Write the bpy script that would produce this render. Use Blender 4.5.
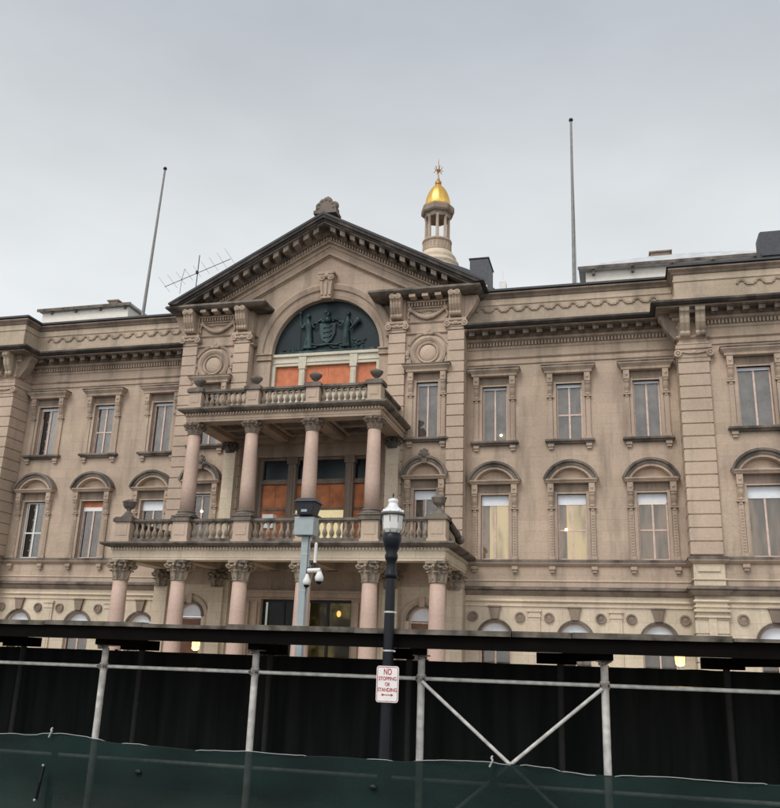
import bpy, bmesh, math, random
from mathutils import Vector, Matrix
random.seed(7)
S = bpy.context.scene
C = S.collection
for o in list(bpy.data.objects): bpy.data.objects.remove(o, do_unlink=True)
R = math.radians
# ------------------------------------------------------------ camera
cd = bpy.data.cameras.new('camera'); cam = bpy.data.objects.new('camera', cd); C.objects.link(cam)
yaw, pitch, roll = R(15.212), R(16.708), R(2.017)
fw = Vector((-math.sin(yaw)*math.cos(pitch), math.cos(yaw)*math.cos(pitch), math.sin(pitch)))
rt = fw.cross(Vector((0, 0, 1))).normalized(); up = rt.cross(fw)
r2 = math.cos(roll)*rt + math.sin(roll)*up; u2 = -math.sin(roll)*rt + math.cos(roll)*up
cam.matrix_world = Matrix(((r2.x, u2.x, -fw.x, 0), (r2.y, u2.y, -fw.y, 0), (r2.z, u2.z, -fw.z, 2.3), (0, 0, 0, 1)))
cd.sensor_fit = 'HORIZONTAL'; cd.sensor_width = 36; cd.lens = 36*867.4/780
cd.clip_start = 0.1; cd.clip_end = 6000
S.camera = cam
# ------------------------------------------------------------ world: overcast sky
SUN_EL, SUN_AZ = R(48), R(200)          # azimuth measured clockwise from +Y
W = bpy.data.worlds.new('World'); S.world = W; W.use_nodes = True
nt = W.node_tree; N = nt.nodes; L = nt.links
for n in list(N): N.remove(n)
out = N.new('ShaderNodeOutputWorld'); bg = N.new('ShaderNodeBackground'); bg.inputs[1].default_value = 0.1
sky = N.new('ShaderNodeTexSky'); sky.sky_type = 'NISHITA'; sky.sun_disc = False
sky.sun_elevation = SUN_EL; sky.sun_rotation = SUN_AZ; sky.air_density = 1.5; sky.dust_density = 4
hs = N.new('ShaderNodeHueSaturation'); hs.inputs['Saturation'].default_value = 0.25
L.new(sky.outputs[0], hs.inputs['Color'])
tc = N.new('ShaderNodeTexCoord'); sx = N.new('ShaderNodeSeparateXYZ'); L.new(tc.outputs['Generated'], sx.inputs[0])
rp = N.new('ShaderNodeValToRGB')
def srgb(*c): return tuple(((v/255+0.055)/1.055)**2.4 if v > 10 else v/255/12.92 for v in c)
els = [(0.0, (214, 218, 221)), (0.22, (221, 225, 228)), (0.39, (215, 219, 222)), (0.485, (198, 202, 205)), (0.64, (173, 178, 185)), (1, (158, 163, 170))]
rp.color_ramp.elements[0].position = els[0][0]; rp.color_ramp.elements[0].color = (*srgb(*els[0][1]), 1)
rp.color_ramp.elements[1].position = 1; rp.color_ramp.elements[1].color = (*srgb(*els[-1][1]), 1)
for p, c in els[1:-1]:
    e = rp.color_ramp.elements.new(p); e.color = (*srgb(*c), 1)
L.new(sx.outputs['Z'], rp.inputs[0])
# sky brightened on the sun's side (behind the camera) to light the facade
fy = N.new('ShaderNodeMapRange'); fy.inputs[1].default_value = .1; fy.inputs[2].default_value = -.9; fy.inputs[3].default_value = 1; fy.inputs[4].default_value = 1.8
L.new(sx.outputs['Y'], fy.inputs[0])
cn = N.new('ShaderNodeTexNoise'); cn.inputs['Scale'].default_value = 2.2; cn.inputs['Detail'].default_value = 5; cn.inputs['Roughness'].default_value = 0.5
mp = N.new('ShaderNodeMapping'); mp.inputs['Scale'].default_value = (1, 1, 2.5)
L.new(tc.outputs['Generated'], mp.inputs[0]); L.new(mp.outputs[0], cn.inputs[0])
mr = N.new('ShaderNodeMapRange'); mr.inputs[1].default_value = .3; mr.inputs[2].default_value = .7; mr.inputs[3].default_value = 8.7; mr.inputs[4].default_value = 11.0
L.new(cn.outputs[0], mr.inputs[0])
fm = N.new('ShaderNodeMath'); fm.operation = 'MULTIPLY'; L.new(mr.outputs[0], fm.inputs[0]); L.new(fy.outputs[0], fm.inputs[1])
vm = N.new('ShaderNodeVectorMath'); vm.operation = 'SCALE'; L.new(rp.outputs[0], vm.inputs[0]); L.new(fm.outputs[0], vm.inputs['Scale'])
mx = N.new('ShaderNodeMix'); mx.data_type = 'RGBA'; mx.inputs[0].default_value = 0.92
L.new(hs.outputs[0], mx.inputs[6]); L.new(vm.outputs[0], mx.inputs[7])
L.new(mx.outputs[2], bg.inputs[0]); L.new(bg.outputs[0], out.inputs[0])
# ------------------------------------------------------------ sun (veiled)
sd = bpy.data.lights.new('sun', 'SUN'); sd.energy = 1.3; sd.angle = R(25); sd.color = (1, .96, .9)
so = bpy.data.objects.new('sun', sd); C.objects.link(so); so.location = (0, -20, 60)
sdir = Vector((math.sin(SUN_AZ)*math.cos(SUN_EL), math.cos(SUN_AZ)*math.cos(SUN_EL), math.sin(SUN_EL)))
so.rotation_euler = sdir.to_track_quat('Z', 'Y').to_euler()
S.view_settings.view_transform = 'Standard'; S.view_settings.look = 'None'
S.view_settings.exposure = 0.36; S.view_settings.gamma = 1; S.view_settings.use_curve_mapping = False
S.render.engine = 'CYCLES'

# ------------------------------------------------------------ materials
def newmat(name):
    m = bpy.data.materials.new(name); m.use_nodes = True
    return m, m.node_tree.nodes, m.node_tree.links, m.node_tree.nodes['Principled BSDF']
def plain(name, col, rough=.7, metal=0, noise=.15, scale=6, spec=.4, emit=None, es=0):
    m, n, l, b = newmat(name)
    b.inputs['Roughness'].default_value = rough; b.inputs['Metallic'].default_value = metal
    b.inputs['Specular IOR Level'].default_value = spec
    t = n.new('ShaderNodeTexCoord'); a = n.new('ShaderNodeTexNoise'); a.inputs['Scale'].default_value = scale; a.inputs['Detail'].default_value = 4
    l.new(t.outputs['Object'], a.inputs[0])
    r = n.new('ShaderNodeMapRange'); r.inputs[3].default_value = 1-noise; r.inputs[4].default_value = 1+noise
    r.inputs[1].default_value = .3; r.inputs[2].default_value = .7
    l.new(a.outputs[0], r.inputs[0])
    v = n.new('ShaderNodeVectorMath'); v.operation = 'SCALE'; v.inputs[0].default_value = col
    l.new(r.outputs[0], v.inputs['Scale']); l.new(v.outputs[0], b.inputs['Base Color'])
    if emit:
        b.inputs['Emission Color'].default_value = (*emit, 1); b.inputs['Emission Strength'].default_value = es
    return m
def stone(name, base, stain, stain_lo=.52, stain_hi=.78, joints=0, streak=1.0, bump=.3, blotch=.16, rough=.88):
    """weathered sandstone: blotches, vertical rain streaks, block-to-block variation and fine grain"""
    m, n, l, b = newmat(name); b.inputs['Roughness'].default_value = rough; b.inputs['Specular IOR Level'].default_value = .25
    t = n.new('ShaderNodeTexCoord')
    def noise(scale, sc=(1, 1, 1), det=5, rg=.55):
        q = n.new('ShaderNodeMapping'); q.inputs['Scale'].default_value = sc; l.new(t.outputs['Object'], q.inputs[0])
        a = n.new('ShaderNodeTexNoise'); a.inputs['Scale'].default_value = scale; a.inputs['Detail'].default_value = det; a.inputs['Roughness'].default_value = rg
        l.new(q.outputs[0], a.inputs[0]); return a.outputs[0]
    def rng(s, a, b_, c, d):
        r = n.new('ShaderNodeMapRange'); r.inputs[1].default_value = a; r.inputs[2].default_value = b_; r.inputs[3].default_value = c; r.inputs[4].default_value = d
        l.new(s, r.inputs[0]); return r.outputs[0]
    def mul(a, b_):
        q = n.new('ShaderNodeMath'); q.operation = 'MULTIPLY'; l.new(a, q.inputs[0]); l.new(b_, q.inputs[1]); return q.outputs[0]
    big = rng(noise(.35, det=6), .3, .7, 1-blotch, 1+blotch)
    fine = rng(noise(9, det=6, rg=.7), .3, .7, .9, 1.1)
    v = mul(big, fine)
    if joints:
        s = n.new('ShaderNodeSeparateXYZ'); l.new(t.outputs['Object'], s.inputs[0])
        cx = n.new('ShaderNodeCombineXYZ'); ad = n.new('ShaderNodeMath'); l.new(s.outputs['X'], ad.inputs[0]); l.new(s.outputs['Y'], ad.inputs[1])
        l.new(ad.outputs[0], cx.inputs[0]); l.new(s.outputs['Z'], cx.inputs[1])
        k = n.new('ShaderNodeTexBrick'); k.inputs['Scale'].default_value = 1; k.inputs['Brick Width'].default_value = 1.15; k.inputs['Row Height'].default_value = .48
        k.inputs['Mortar Size'].default_value = .008; k.inputs['Mortar Smooth'].default_value = .3
        k.inputs['Color1'].default_value = (.92, .925, .93, 1); k.inputs['Color2'].default_value = (1.05, 1.045, 1.04, 1); k.inputs['Mortar'].default_value = (joints, joints, joints, 1)
        l.new(cx.outputs[0], k.inputs[0]); v = mul(v, k.outputs['Color'])
    st = rng(noise(.9, (1.6, 1.6, .22), 6, .6), stain_lo, stain_hi, 0, streak)
    warm = rng(noise(.5, (1, 1, .7), 3), .4, .7, 0, .55)
    mixw = n.new('ShaderNodeMix'); mixw.data_type = 'RGBA'; l.new(warm, mixw.inputs[0])
    mixw.inputs[6].default_value = (*base, 1); mixw.inputs[7].default_value = (base[0]*.88, base[1]*.93, base[2]*.88, 1)
    sc = n.new('ShaderNodeVectorMath'); sc.operation = 'SCALE'; l.new(mixw.outputs[2], sc.inputs[0]); l.new(v, sc.inputs['Scale'])
    ms = n.new('ShaderNodeMix'); ms.data_type = 'RGBA'; l.new(st, ms.inputs[0]); l.new(sc.outputs[0], ms.inputs[6]); ms.inputs[7].default_value = (*stain, 1)
    l.new(ms.outputs[2], b.inputs['Base Color'])
    bp = n.new('ShaderNodeBump'); bp.inputs['Strength'].default_value = bump; bp.inputs['Distance'].default_value = .03
    l.new(noise(14, det=6, rg=.7), bp.inputs['Height']); l.new(bp.outputs[0], b.inputs['Normal'])
    return m
M = {}
M['wall'] = stone('wall_sandstone', (.46, .348, .268), (.15, .115, .09), .50, .80, joints=.80, streak=.8)
M['low'] = stone('lower_sandstone', (.60, .49, .375), (.24, .19, .145), .55, .82, joints=.72, streak=.6)
M['trim'] = stone('trim_sandstone', (.43, .325, .25), (.12, .095, .078), .48, .78, streak=.75)
M['pier'] = stone('pier_sandstone', (.47, .355, .275), (.18, .145, .12), .56, .8, streak=.5)
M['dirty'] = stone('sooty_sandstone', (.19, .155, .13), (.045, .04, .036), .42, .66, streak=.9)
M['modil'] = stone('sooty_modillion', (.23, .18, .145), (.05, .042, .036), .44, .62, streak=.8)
M['worn'] = stone('brown_stained_stone', (.27, .205, .16), (.08, .065, .052), .45, .72, streak=.8)
M['parapet'] = stone('parapet_sandstone', (.46, .365, .275), (.14, .11, .09), .5, .78, joints=.85, streak=.6)
M['worn2'] = stone('grimy_sandstone', (.40, .315, .24), (.07, .058, .048), .47, .66, streak=.9)
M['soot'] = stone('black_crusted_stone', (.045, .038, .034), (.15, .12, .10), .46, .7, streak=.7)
M['slate'] = stone('slate_coping', (.055, .055, .06), (.02, .02, .022), .5, .8, streak=.5, rough=.6)
M['pink'] = stone('pink_granite', (.50, .355, .29), (.30, .21, .175), .55, .9, streak=.5, blotch=.08, rough=.5, bump=.08)
M['pale'] = stone('pale_painted_stone', (.58, .52, .42), (.25, .2, .15), .6, .85, streak=.4)
M['bronze'] = stone('verdigris_bronze', (.012, .021, .024), (.05, .09, .085), .6, .9, streak=.6, rough=.5)
M['bronze_hi'] = stone('highlight_bronze', (.012, .026, .028), (.085, .16, .145), .48, .74, streak=.8, rough=.4)  # greenish highlights of the raised figures are put into the colour
M['orange'] = plain('orange_board', (.52, .17, .08), .75, noise=.22, scale=2.5)
M['orange2'] = plain('dull_orange_board', (.52, .185, .08), .75, noise=.35, scale=1.8)
M['brownboard'] = plain('brown_board', (.17, .085, .055), .75, noise=.3, scale=2)
M['gold'] = plain('gold_leaf', (.80, .50, .13), .42, .9, noise=.12)
M['white'] = plain('white_paint', (.72, .70, .67), .5, noise=.06)
M['sash'] = plain('pinkish_timber', (.60, .44, .37), .6, noise=.15)
M['blind'] = plain('white_blind', (.72, .73, .76), .7, noise=.04)
M['curtain'] = plain('grey_net_curtain', (.25, .24, .24), .9, noise=.5, scale=1.6)
M['curtain_warm'] = plain('brown_net_curtain', (.19, .155, .13), .9, noise=.5, scale=1.8)
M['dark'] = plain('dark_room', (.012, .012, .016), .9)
M['lit'] = plain('lit_room', (.5, .42, .22), .9, noise=.25, scale=3, emit=(.68, .52, .22), es=.5)
M['lit_pale'] = plain('lit_pale_curtain', (.6, .52, .32), .9, emit=(.75, .62, .33), es=.5)
M['bulb'] = plain('lit_bulb', (1, .9, .7), .5, emit=(1, .82, .5), es=9)
M['bulbglow'] = plain('caged_bulb', (1, .8, .5), .5, emit=(1, .5, .15), es=3.2)
M['black'] = plain('black_metal', (.005, .006, .009), .42, .1, spec=.35)
M['deck'] = plain('black_painted_timber', (.006, .005, .0045), .95, spec=.05)
M['board'] = plain('weathered_board', (.11, .095, .075), .9, noise=.85, scale=4)
M['pipe'] = plain('galvanised_pipe', (.50, .48, .45), .55, .1, noise=.3, scale=9)
M['pipeworn'] = plain('rusty_coupler', (.26, .22, .19), .7, .2, noise=.5, scale=30)
M['pipedark'] = plain('dark_pipe', (.028, .028, .027), .8, .0)
def foldcloth():
    m, n, l, b = newmat('black_screen_cloth'); b.inputs['Roughness'].default_value = .98; b.inputs['Specular IOR Level'].default_value = .05
    t = n.new('ShaderNodeTexCoord'); q = n.new('ShaderNodeMapping'); q.inputs['Scale'].default_value = (3.2, 1, .25); l.new(t.outputs['Object'], q.inputs[0])
    a = n.new('ShaderNodeTexNoise'); a.inputs['Scale'].default_value = 1.6; a.inputs['Detail'].default_value = 5; l.new(q.outputs[0], a.inputs[0])  # noise stretched upright colours in the light and dark of folds
    c = n.new('ShaderNodeValToRGB'); c.color_ramp.elements[0].position = .35; c.color_ramp.elements[1].position = .7
    c.color_ramp.elements[0].color = (.011, .013, .0125, 1); c.color_ramp.elements[1].color = (.022, .025, .023, 1); l.new(a.outputs[0], c.inputs[0]); l.new(c.outputs[0], b.inputs['Base Color']); return m
M['screen'] = foldcloth()
M['grey'] = plain('blue_grey_paint', (.33, .37, .375), .5, .1, noise=.08)
M['hvac'] = plain('dark_sheet_metal', (.06, .062, .07), .5, .3)
M['metalroof'] = plain('pale_metal_roof', (.50, .51, .52), .6, .0, noise=.25, scale=2)
M['cream'] = plain('cream_fascia', (.74, .69, .62), .7, noise=.06)
M['pole'] = plain('pole_paint', (.22, .21, .20), .5, .2)
M['signw'] = plain('sign_white', (.78, .75, .72), .4, noise=.05)
M['signr'] = plain('sign_red', (.42, .035, .05), .5, noise=.05)
M['asphalt'] = plain('asphalt', (.05, .05, .052), .9, noise=.25, scale=8)
M['paving'] = plain('concrete_paving', (.28, .27, .25), .9, noise=.15, scale=3)
M['kerb'] = plain('kerb_stone', (.33, .32, .3), .9)
M['cord'] = plain('white_cord', (.33, .34, .32), .8)
def glassmat(name, refl=.12, tint=(.85, .88, .92), rough=.03):
    m, n, l, b = newmat(name); n.remove(b)
    o = [q for q in n if q.type == 'OUTPUT_MATERIAL'][0]
    tr = n.new('ShaderNodeBsdfTransparent'); tr.inputs[0].default_value = (*tint, 1)
    g = n.new('ShaderNodeBsdfGlossy'); g.inputs['Roughness'].default_value = rough
    f = n.new('ShaderNodeFresnel'); f.inputs[0].default_value = 1.5
    a = n.new('ShaderNodeMath'); a.operation = 'ADD'; a.inputs[1].default_value = refl; l.new(f.outputs[0], a.inputs[0])
    bp = n.new('ShaderNodeBump'); bp.inputs['Strength'].default_value = .15; nz = n.new('ShaderNodeTexNoise'); nz.inputs['Scale'].default_value = 1.3
    t = n.new('ShaderNodeTexCoord'); l.new(t.outputs['Object'], nz.inputs[0]); l.new(nz.outputs[0], bp.inputs['Height']); l.new(bp.outputs[0], g.inputs['Normal'])
    k = n.new('ShaderNodeMixShader'); l.new(a.outputs[0], k.inputs[0]); l.new(tr.outputs[0], k.inputs[1]); l.new(g.outputs[0], k.inputs[2]); l.new(k.outputs[0], o.inputs[0])
    return m
M['glass'] = glassmat('window_glass', .02, (.95, .92, .88))
M['glassdark'] = glassmat('dark_glass', -.03, (.6, .6, .55), .06)
M['lantern_glass'] = glassmat('lantern_glass', .3, (.95, .95, .93), .25)
def milky():
    m, n, l, b = newmat('frosted_lantern'); b.inputs['Base Color'].default_value = (.85, .83, .78, 1); b.inputs['Roughness'].default_value = .2; b.inputs['Alpha'].default_value = .8; return m
M['lantern_glass'] = milky()
def glow(name, base, em, lo, hi, e0, e1, sc=(2.2, 1, .5)):
    m, n, l, b = newmat(name); b.inputs['Roughness'].default_value = .9
    t = n.new('ShaderNodeTexCoord'); q = n.new('ShaderNodeMapping'); q.inputs['Scale'].default_value = sc; l.new(t.outputs['Object'], q.inputs[0])
    a = n.new('ShaderNodeTexNoise'); a.inputs['Scale'].default_value = 1.1; a.inputs['Detail'].default_value = 4; l.new(q.outputs[0], a.inputs[0])
    r = n.new('ShaderNodeMapRange'); r.interpolation_type = 'SMOOTHSTEP'; r.inputs[1].default_value = lo; r.inputs[2].default_value = hi; r.inputs[3].default_value = e0; r.inputs[4].default_value = e1; l.new(a.outputs[0], r.inputs[0])
    b.inputs['Base Color'].default_value = (*base, 1); b.inputs['Emission Color'].default_value = (*em, 1); l.new(r.outputs[0], b.inputs['Emission Strength']); return m
M['glow'] = glow('lit_room_curtain', (.26, .225, .165), (.68, .55, .29), .28, .55, .25, .6)
M['glowdim'] = glow('faintly_lit_curtain', (.2, .165, .14), (.5, .36, .22), .4, .65, .02, .22)
def meshcloth():
    m, n, l, b = newmat('green_mesh_cloth'); o = [q for q in n if q.type == 'OUTPUT_MATERIAL'][0]
    b.inputs['Roughness'].default_value = .8; b.inputs['Specular IOR Level'].default_value = .2
    t = n.new('ShaderNodeTexCoord'); a = n.new('ShaderNodeTexNoise'); a.inputs['Scale'].default_value = 1.4; a.inputs['Detail'].default_value = 5
    mp_ = n.new('ShaderNodeMapping'); mp_.inputs['Scale'].default_value = (1, 1, 2.2); mp_.inputs['Rotation'].default_value = (0, .25, 0)
    l.new(t.outputs['Object'], mp_.inputs[0]); l.new(mp_.outputs[0], a.inputs[0])
    c = n.new('ShaderNodeValToRGB'); c.color_ramp.elements[0].position = .35; c.color_ramp.elements[1].position = .7
    c.color_ramp.elements[0].color = (.0045, .0125, .0105, 1); c.color_ramp.elements[1].color = (.010, .027, .0225, 1)
    l.new(a.outputs[0], c.inputs[0]); l.new(c.outputs[0], b.inputs['Base Color'])
    w = n.new('ShaderNodeTexNoise'); w.inputs['Scale'].default_value = 260; l.new(t.outputs['Object'], w.inputs[0])
    bp = n.new('ShaderNodeBump'); bp.inputs['Strength'].default_value = .4; bp.inputs['Distance'].default_value = .01; l.new(w.outputs[0], bp.inputs['Height']); l.new(bp.outputs[0], b.inputs['Normal'])
    tr = n.new('ShaderNodeBsdfTransparent'); k = n.new('ShaderNodeMixShader')
    r = n.new('ShaderNodeMapRange'); r.inputs[1].default_value = .3; r.inputs[2].default_value = .7; r.inputs[3].default_value = .915; r.inputs[4].default_value = .99
    a2 = n.new('ShaderNodeTexNoise'); a2.inputs['Scale'].default_value = 1.1; l.new(t.outputs['Object'], a2.inputs[0]); l.new(a2.outputs[0], r.inputs[0])
    l.new(r.outputs[0], k.inputs[0]); l.new(tr.outputs[0], k.inputs[1]); l.new(b.outputs[0], k.inputs[2]); l.new(k.outputs[0], o.inputs[0])
    return m
M['mesh'] = meshcloth()

# ------------------------------------------------------------ mesh helpers
class MB:
    def __init__(s): s.v = []; s.f = []; s.sm = []
    def add(s, v, f, smooth=False):
        b = len(s.v); s.v += [tuple(p) for p in v]; s.f += [tuple(i+b for i in q) for q in f]; s.sm += [smooth]*len(f); return s
    def box(s, x0, x1, y0, y1, z0, z1):
        return s.add([(x0,y0,z0),(x1,y0,z0),(x1,y1,z0),(x0,y1,z0),(x0,y0,z1),(x1,y0,z1),(x1,y1,z1),(x0,y1,z1)],
                     [(0,3,2,1),(4,5,6,7),(0,1,5,4),(1,2,6,5),(2,3,7,6),(3,0,4,7)])
    def prism_xz(s, pts, y0, y1):            # polygon in x,z pushed through y
        n = len(pts); v = [(x,y0,z) for x,z in pts]+[(x,y1,z) for x,z in pts]
        a = sum(pts[i][0]*pts[(i+1)%n][1]-pts[(i+1)%n][0]*pts[i][1] for i in range(n))
        idx = list(range(n)); 
        if a < 0: idx = idx[::-1]
        f = [tuple(idx), tuple(i+n for i in idx[::-1])]
        for i in range(n):
            p, q = idx[i], idx[(i+1)%n]; f.append((q, p, p+n, q+n))
        return s.add(v, f)
    def prism_yz(s, pts, x0, x1):
        n = len(pts); v = [(x0,y,z) for y,z in pts]+[(x1,y,z) for y,z in pts]
        f = [tuple(range(n)), tuple(range(2*n-1,n-1,-1))]+[((i+1)%n, i, i+n, (i+1)%n+n) for i in range(n)]
        return s.add(v, f)
    def lathe(s, c, prof, seg=20, smooth=True):   # prof [(r,z)]
        v = []; f = []
        for r, z in prof:
            for k in range(seg):
                a = 2*math.pi*k/seg; v.append((c[0]+r*math.cos(a), c[1]+r*math.sin(a), c[2]+z))
        for i in range(len(prof)-1):
            for k in range(seg):
                a, b = i*seg+k, i*seg+(k+1)%seg; f.append((a, b, b+seg, a+seg))
        f.append(tuple(range(seg-1,-1,-1))); f.append(tuple((len(prof)-1)*seg+k for k in range(seg)))
        return s.add(v, f, smooth)
    def tube(s, p, q, r, seg=10, r1=None):
        p = Vector(p); q = Vector(q); d = (q-p).normalized(); a = d.orthogonal().normalized(); b = d.cross(a); r1 = r if r1 is None else r1
        v = [p+(a*math.cos(2*math.pi*k/seg)+b*math.sin(2*math.pi*k/seg))*r for k in range(seg)]+[q+(a*math.cos(2*math.pi*k/seg)+b*math.sin(2*math.pi*k/seg))*r1 for k in range(seg)]
        s.add(v, [(k,(k+1)%seg,(k+1)%seg+seg,k+seg) for k in range(seg)], True)
        return s.add([], []) or s.add(v, [tuple(range(seg-1,-1,-1)), tuple(range(seg,2*seg))])
    def path(s, pts, r, seg=8):
        for a, b in zip(pts[:-1], pts[1:]): s.tube(a, b, r if not callable(r) else r(a), seg, r if not callable(r) else r(b))
        return s
    def ball(s, c, r, sc=(1,1,1), seg=12, rings=8, rot=None):
        v = []; f = []
        for i in range(rings+1):
            t = math.pi*i/rings
            for k in range(seg):
                a = 2*math.pi*k/seg; p = Vector((r*sc[0]*math.sin(t)*math.cos(a), r*sc[1]*math.sin(t)*math.sin(a), -r*sc[2]*math.cos(t)))
                if rot is not None: p = rot @ p
                v.append((c[0]+p.x, c[1]+p.y, c[2]+p.z))
        for i in range(rings):
            for k in range(seg):
                a, b = i*seg+k, i*seg+(k+1)%seg; f.append((a, b, b+seg, a+seg))
        return s.add(v, f, True)
    def sweep(s, path, prof, inner=0.0):      # path [(x,y)], outward = (dy,-dx); prof [(out,z)] top to bottom, closed at back by inner
        n = len(path); dirs = []
        for i in range(n-1):
            d = Vector((path[i+1][0]-path[i][0], path[i+1][1]-path[i][1])).normalized(); dirs.append(Vector((d.y, -d.x)))
        off = []
        for i in range(n):
            if i == 0: o = dirs[0]
            elif i == n-1: o = dirs[-1]
            else:
                o = dirs[i-1]+dirs[i]; o = o/max(o.dot(dirs[i]), .2)
            off.append(o)
        pr = [(-inner, prof[0][1])]+list(prof)+[(-inner, prof[-1][1])]
        m = len(pr); v = []
        for i in range(n):
            for o, z in pr: v.append((path[i][0]+off[i].x*o, path[i][1]+off[i].y*o, z))
        f = []
        for i in range(n-1):
            for j in range(m):
                a, b = i*m+j, i*m+(j+1)%m; f.append((a, b, b+m, a+m))
        f.append(tuple(range(m))); f.append(tuple((n-1)*m+j for j in range(m-1,-1,-1)))
        return s.add(v, f)
    def arch(s, cx, cz, prof, a0=0, a1=math.pi, seg=36, flat=1.0):   # prof closed loop [(r,y)] revolved about y axis
        m = len(prof); v = []
        for i in range(seg+1):
            a = a0+(a1-a0)*i/seg
            for r, y in prof: v.append((cx+r*math.cos(a), y, cz+r*math.sin(a)*flat))
        f = []
        for i in range(seg):
            for j in range(m):
                p, q = i*m+j, i*m+(j+1)%m; f.append((p, p+m, q+m, q))
        f.append(tuple(range(m))); f.append(tuple(seg*m+j for j in range(m-1,-1,-1)))
        return s.add(v, f)
    def obj(s, name, mat, parent=None, bevel=0, label=None):
        me = bpy.data.meshes.new(name); me.from_pydata(s.v, [], s.f)
        for p, k in zip(me.polygons, s.sm): p.use_smooth = k
        bm = bmesh.new(); bm.from_mesh(me); bmesh.ops.recalc_face_normals(bm, faces=bm.faces); bm.to_mesh(me); bm.free()
        me.materials.append(M[mat] if isinstance(mat, str) else mat)
        o = bpy.data.objects.new(name, me); C.objects.link(o)
        if parent is not None: o.parent = parent
        if bevel:
            b = o.modifiers.new('bevel', 'BEVEL'); b.width = bevel; b.segments = 2; b.limit_method = 'ANGLE'
        if label: o['label'] = label
        return o
def empty(name, loc, label, cat, group=None):
    o = bpy.data.objects.new(name, None); C.objects.link(o); o.location = loc; o.empty_display_size = .3
    o['label'] = label; o['category'] = cat
    if group: o['group'] = group
    return o
def inst(src, loc, parent, name=None, rz=0):
    o = src.copy(); C.objects.link(o); o.parent = parent; o.location = loc; o.rotation_euler = (0, 0, rz)
    return o
def struct(o): o['kind'] = 'structure'; return o

# ------------------------------------------------------------ ground
g = MB(); g.add([(-3000,-3000,-.02),(3000,-3000,-.02),(3000,3000,-.02),(-3000,3000,-.02)], [(0,1,2,3)]); struct(g.obj('ground', 'paving'))
g = MB(); g.box(-300, 300, -12, 9.6, -.015, .0); struct(g.obj('road', 'asphalt'))
g = MB(); g.box(-300, 300, 9.8, 15.4, -.015, .13); struct(g.obj('pavement', 'paving'))
g = MB(); g.box(-300, 300, 9.6, 9.8, -.015, .14); struct(g.obj('kerb', 'kerb', bevel=.02))

# ------------------------------------------------------------ state house
BX, BY = -14.04, 38.6
H = empty('government_building', (BX, BY, 0), 'tan sandstone government building with pedimented centre, two-tier columned porch and long wings', 'building')

def wall_holes(mb, x0, x1, z0, z1, y, holes, depth=.34, arches=()):
    """wall sheet facing -y with rectangular openings and their reveals; arches = (cx, zc, r) cap a hole with a half round"""
    rects = list(holes)
    xs = sorted({x0, x1, *[a for h in rects for a in (h[0], h[1])]}); zs = sorted({z0, z1, *[a for h in rects for a in (h[2], h[3])]})
    xs = [x for x in xs if x0 <= x <= x1]; zs = [z for z in zs if z0 <= z <= z1]
    for i in range(len(xs)-1):
        for j in range(len(zs)-1):
            cx, cz = (xs[i]+xs[i+1])/2, (zs[j]+zs[j+1])/2
            if any(h[0] < cx < h[1] and h[2] < cz < h[3] for h in rects): continue
            mb.add([(xs[i],y,zs[j]),(xs[i+1],y,zs[j]),(xs[i+1],y,zs[j+1]),(xs[i],y,zs[j+1])], [(0,1,2,3)])
    for a, b, c, d in rects:
        isarch = any(abs(q[0]-(a+b)/2) < 1e-4 and abs(q[1]+q[2]-d) < 1e-4 for q in arches)
        e = y+depth
        mb.add([(a,y,c),(a,e,c),(a,e,d),(a,y,d)], [(0,1,2,3)]); mb.add([(b,y,c),(b,y,d),(b,e,d),(b,e,c)], [(0,1,2,3)])
        mb.add([(a,y,c),(b,y,c),(b,e,c),(a,e,c)], [(0,1,2,3)])
        if not isarch: mb.add([(a,y,d),(a,e,d),(b,e,d),(b,y,d)], [(0,1,2,3)])
    for cx, zc, r in arches:
        K = 16
        for side in (-1, 1):
            pts = [(cx+side*r*math.cos(t*math.pi/2/K), zc+r*math.sin(t*math.pi/2/K)) for t in range(K+1)]
            corner = (cx+side*r, zc+r)
            for p, q in zip(pts[:-1], pts[1:]):
                mb.add([(p[0],y,p[1]),(q[0],y,q[1]),(corner[0],y,corner[1])], [(0,1,2)])
                mb.add([(p[0],y,p[1]),(q[0],y,q[1]),(q[0],y+depth,q[1]),(p[0],y+depth,p[1])], [(0,1,2,3)], True)

WX = [-15.4, -12.0, -8.6, 8.6, 12.0, 15.4]
Z3 = (12.28, 14.92); Z2 = (6.9, 9.79)
def holes_for(xs, hw3, hw2, ground=True):
    h = []; a = []
    for x in xs:
        h += [(x-hw3, x+hw3, *Z3), (x-hw2, x+hw2, *Z2)]
        if ground: h.append((x-.68, x+.68, 1.2, 4.25)); a.append((x, 3.57, .68))
    return h, a
SPL = 5.6
def split_wall(x0, x1, y, xs, hw3, hw2, ztop):
    h, a = holes_for(xs, hw3, hw2)
    u = MB(); wall_holes(u, x0, x1, SPL, ztop, y, [q for q in h if q[2] > SPL]); u.obj('wall', 'wall', H)
    d = MB(); wall_holes(d, x0, x1, 0, SPL, y, [q for q in h if q[2] < SPL], arches=a); d.obj('wall', 'low', H)
split_wall(-16.8, -7.3, 0, WX[:3], .58, .63, 17.9)
split_wall(7.3, 16.8, 0, WX[3:], .58, .63, 17.9)
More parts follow.
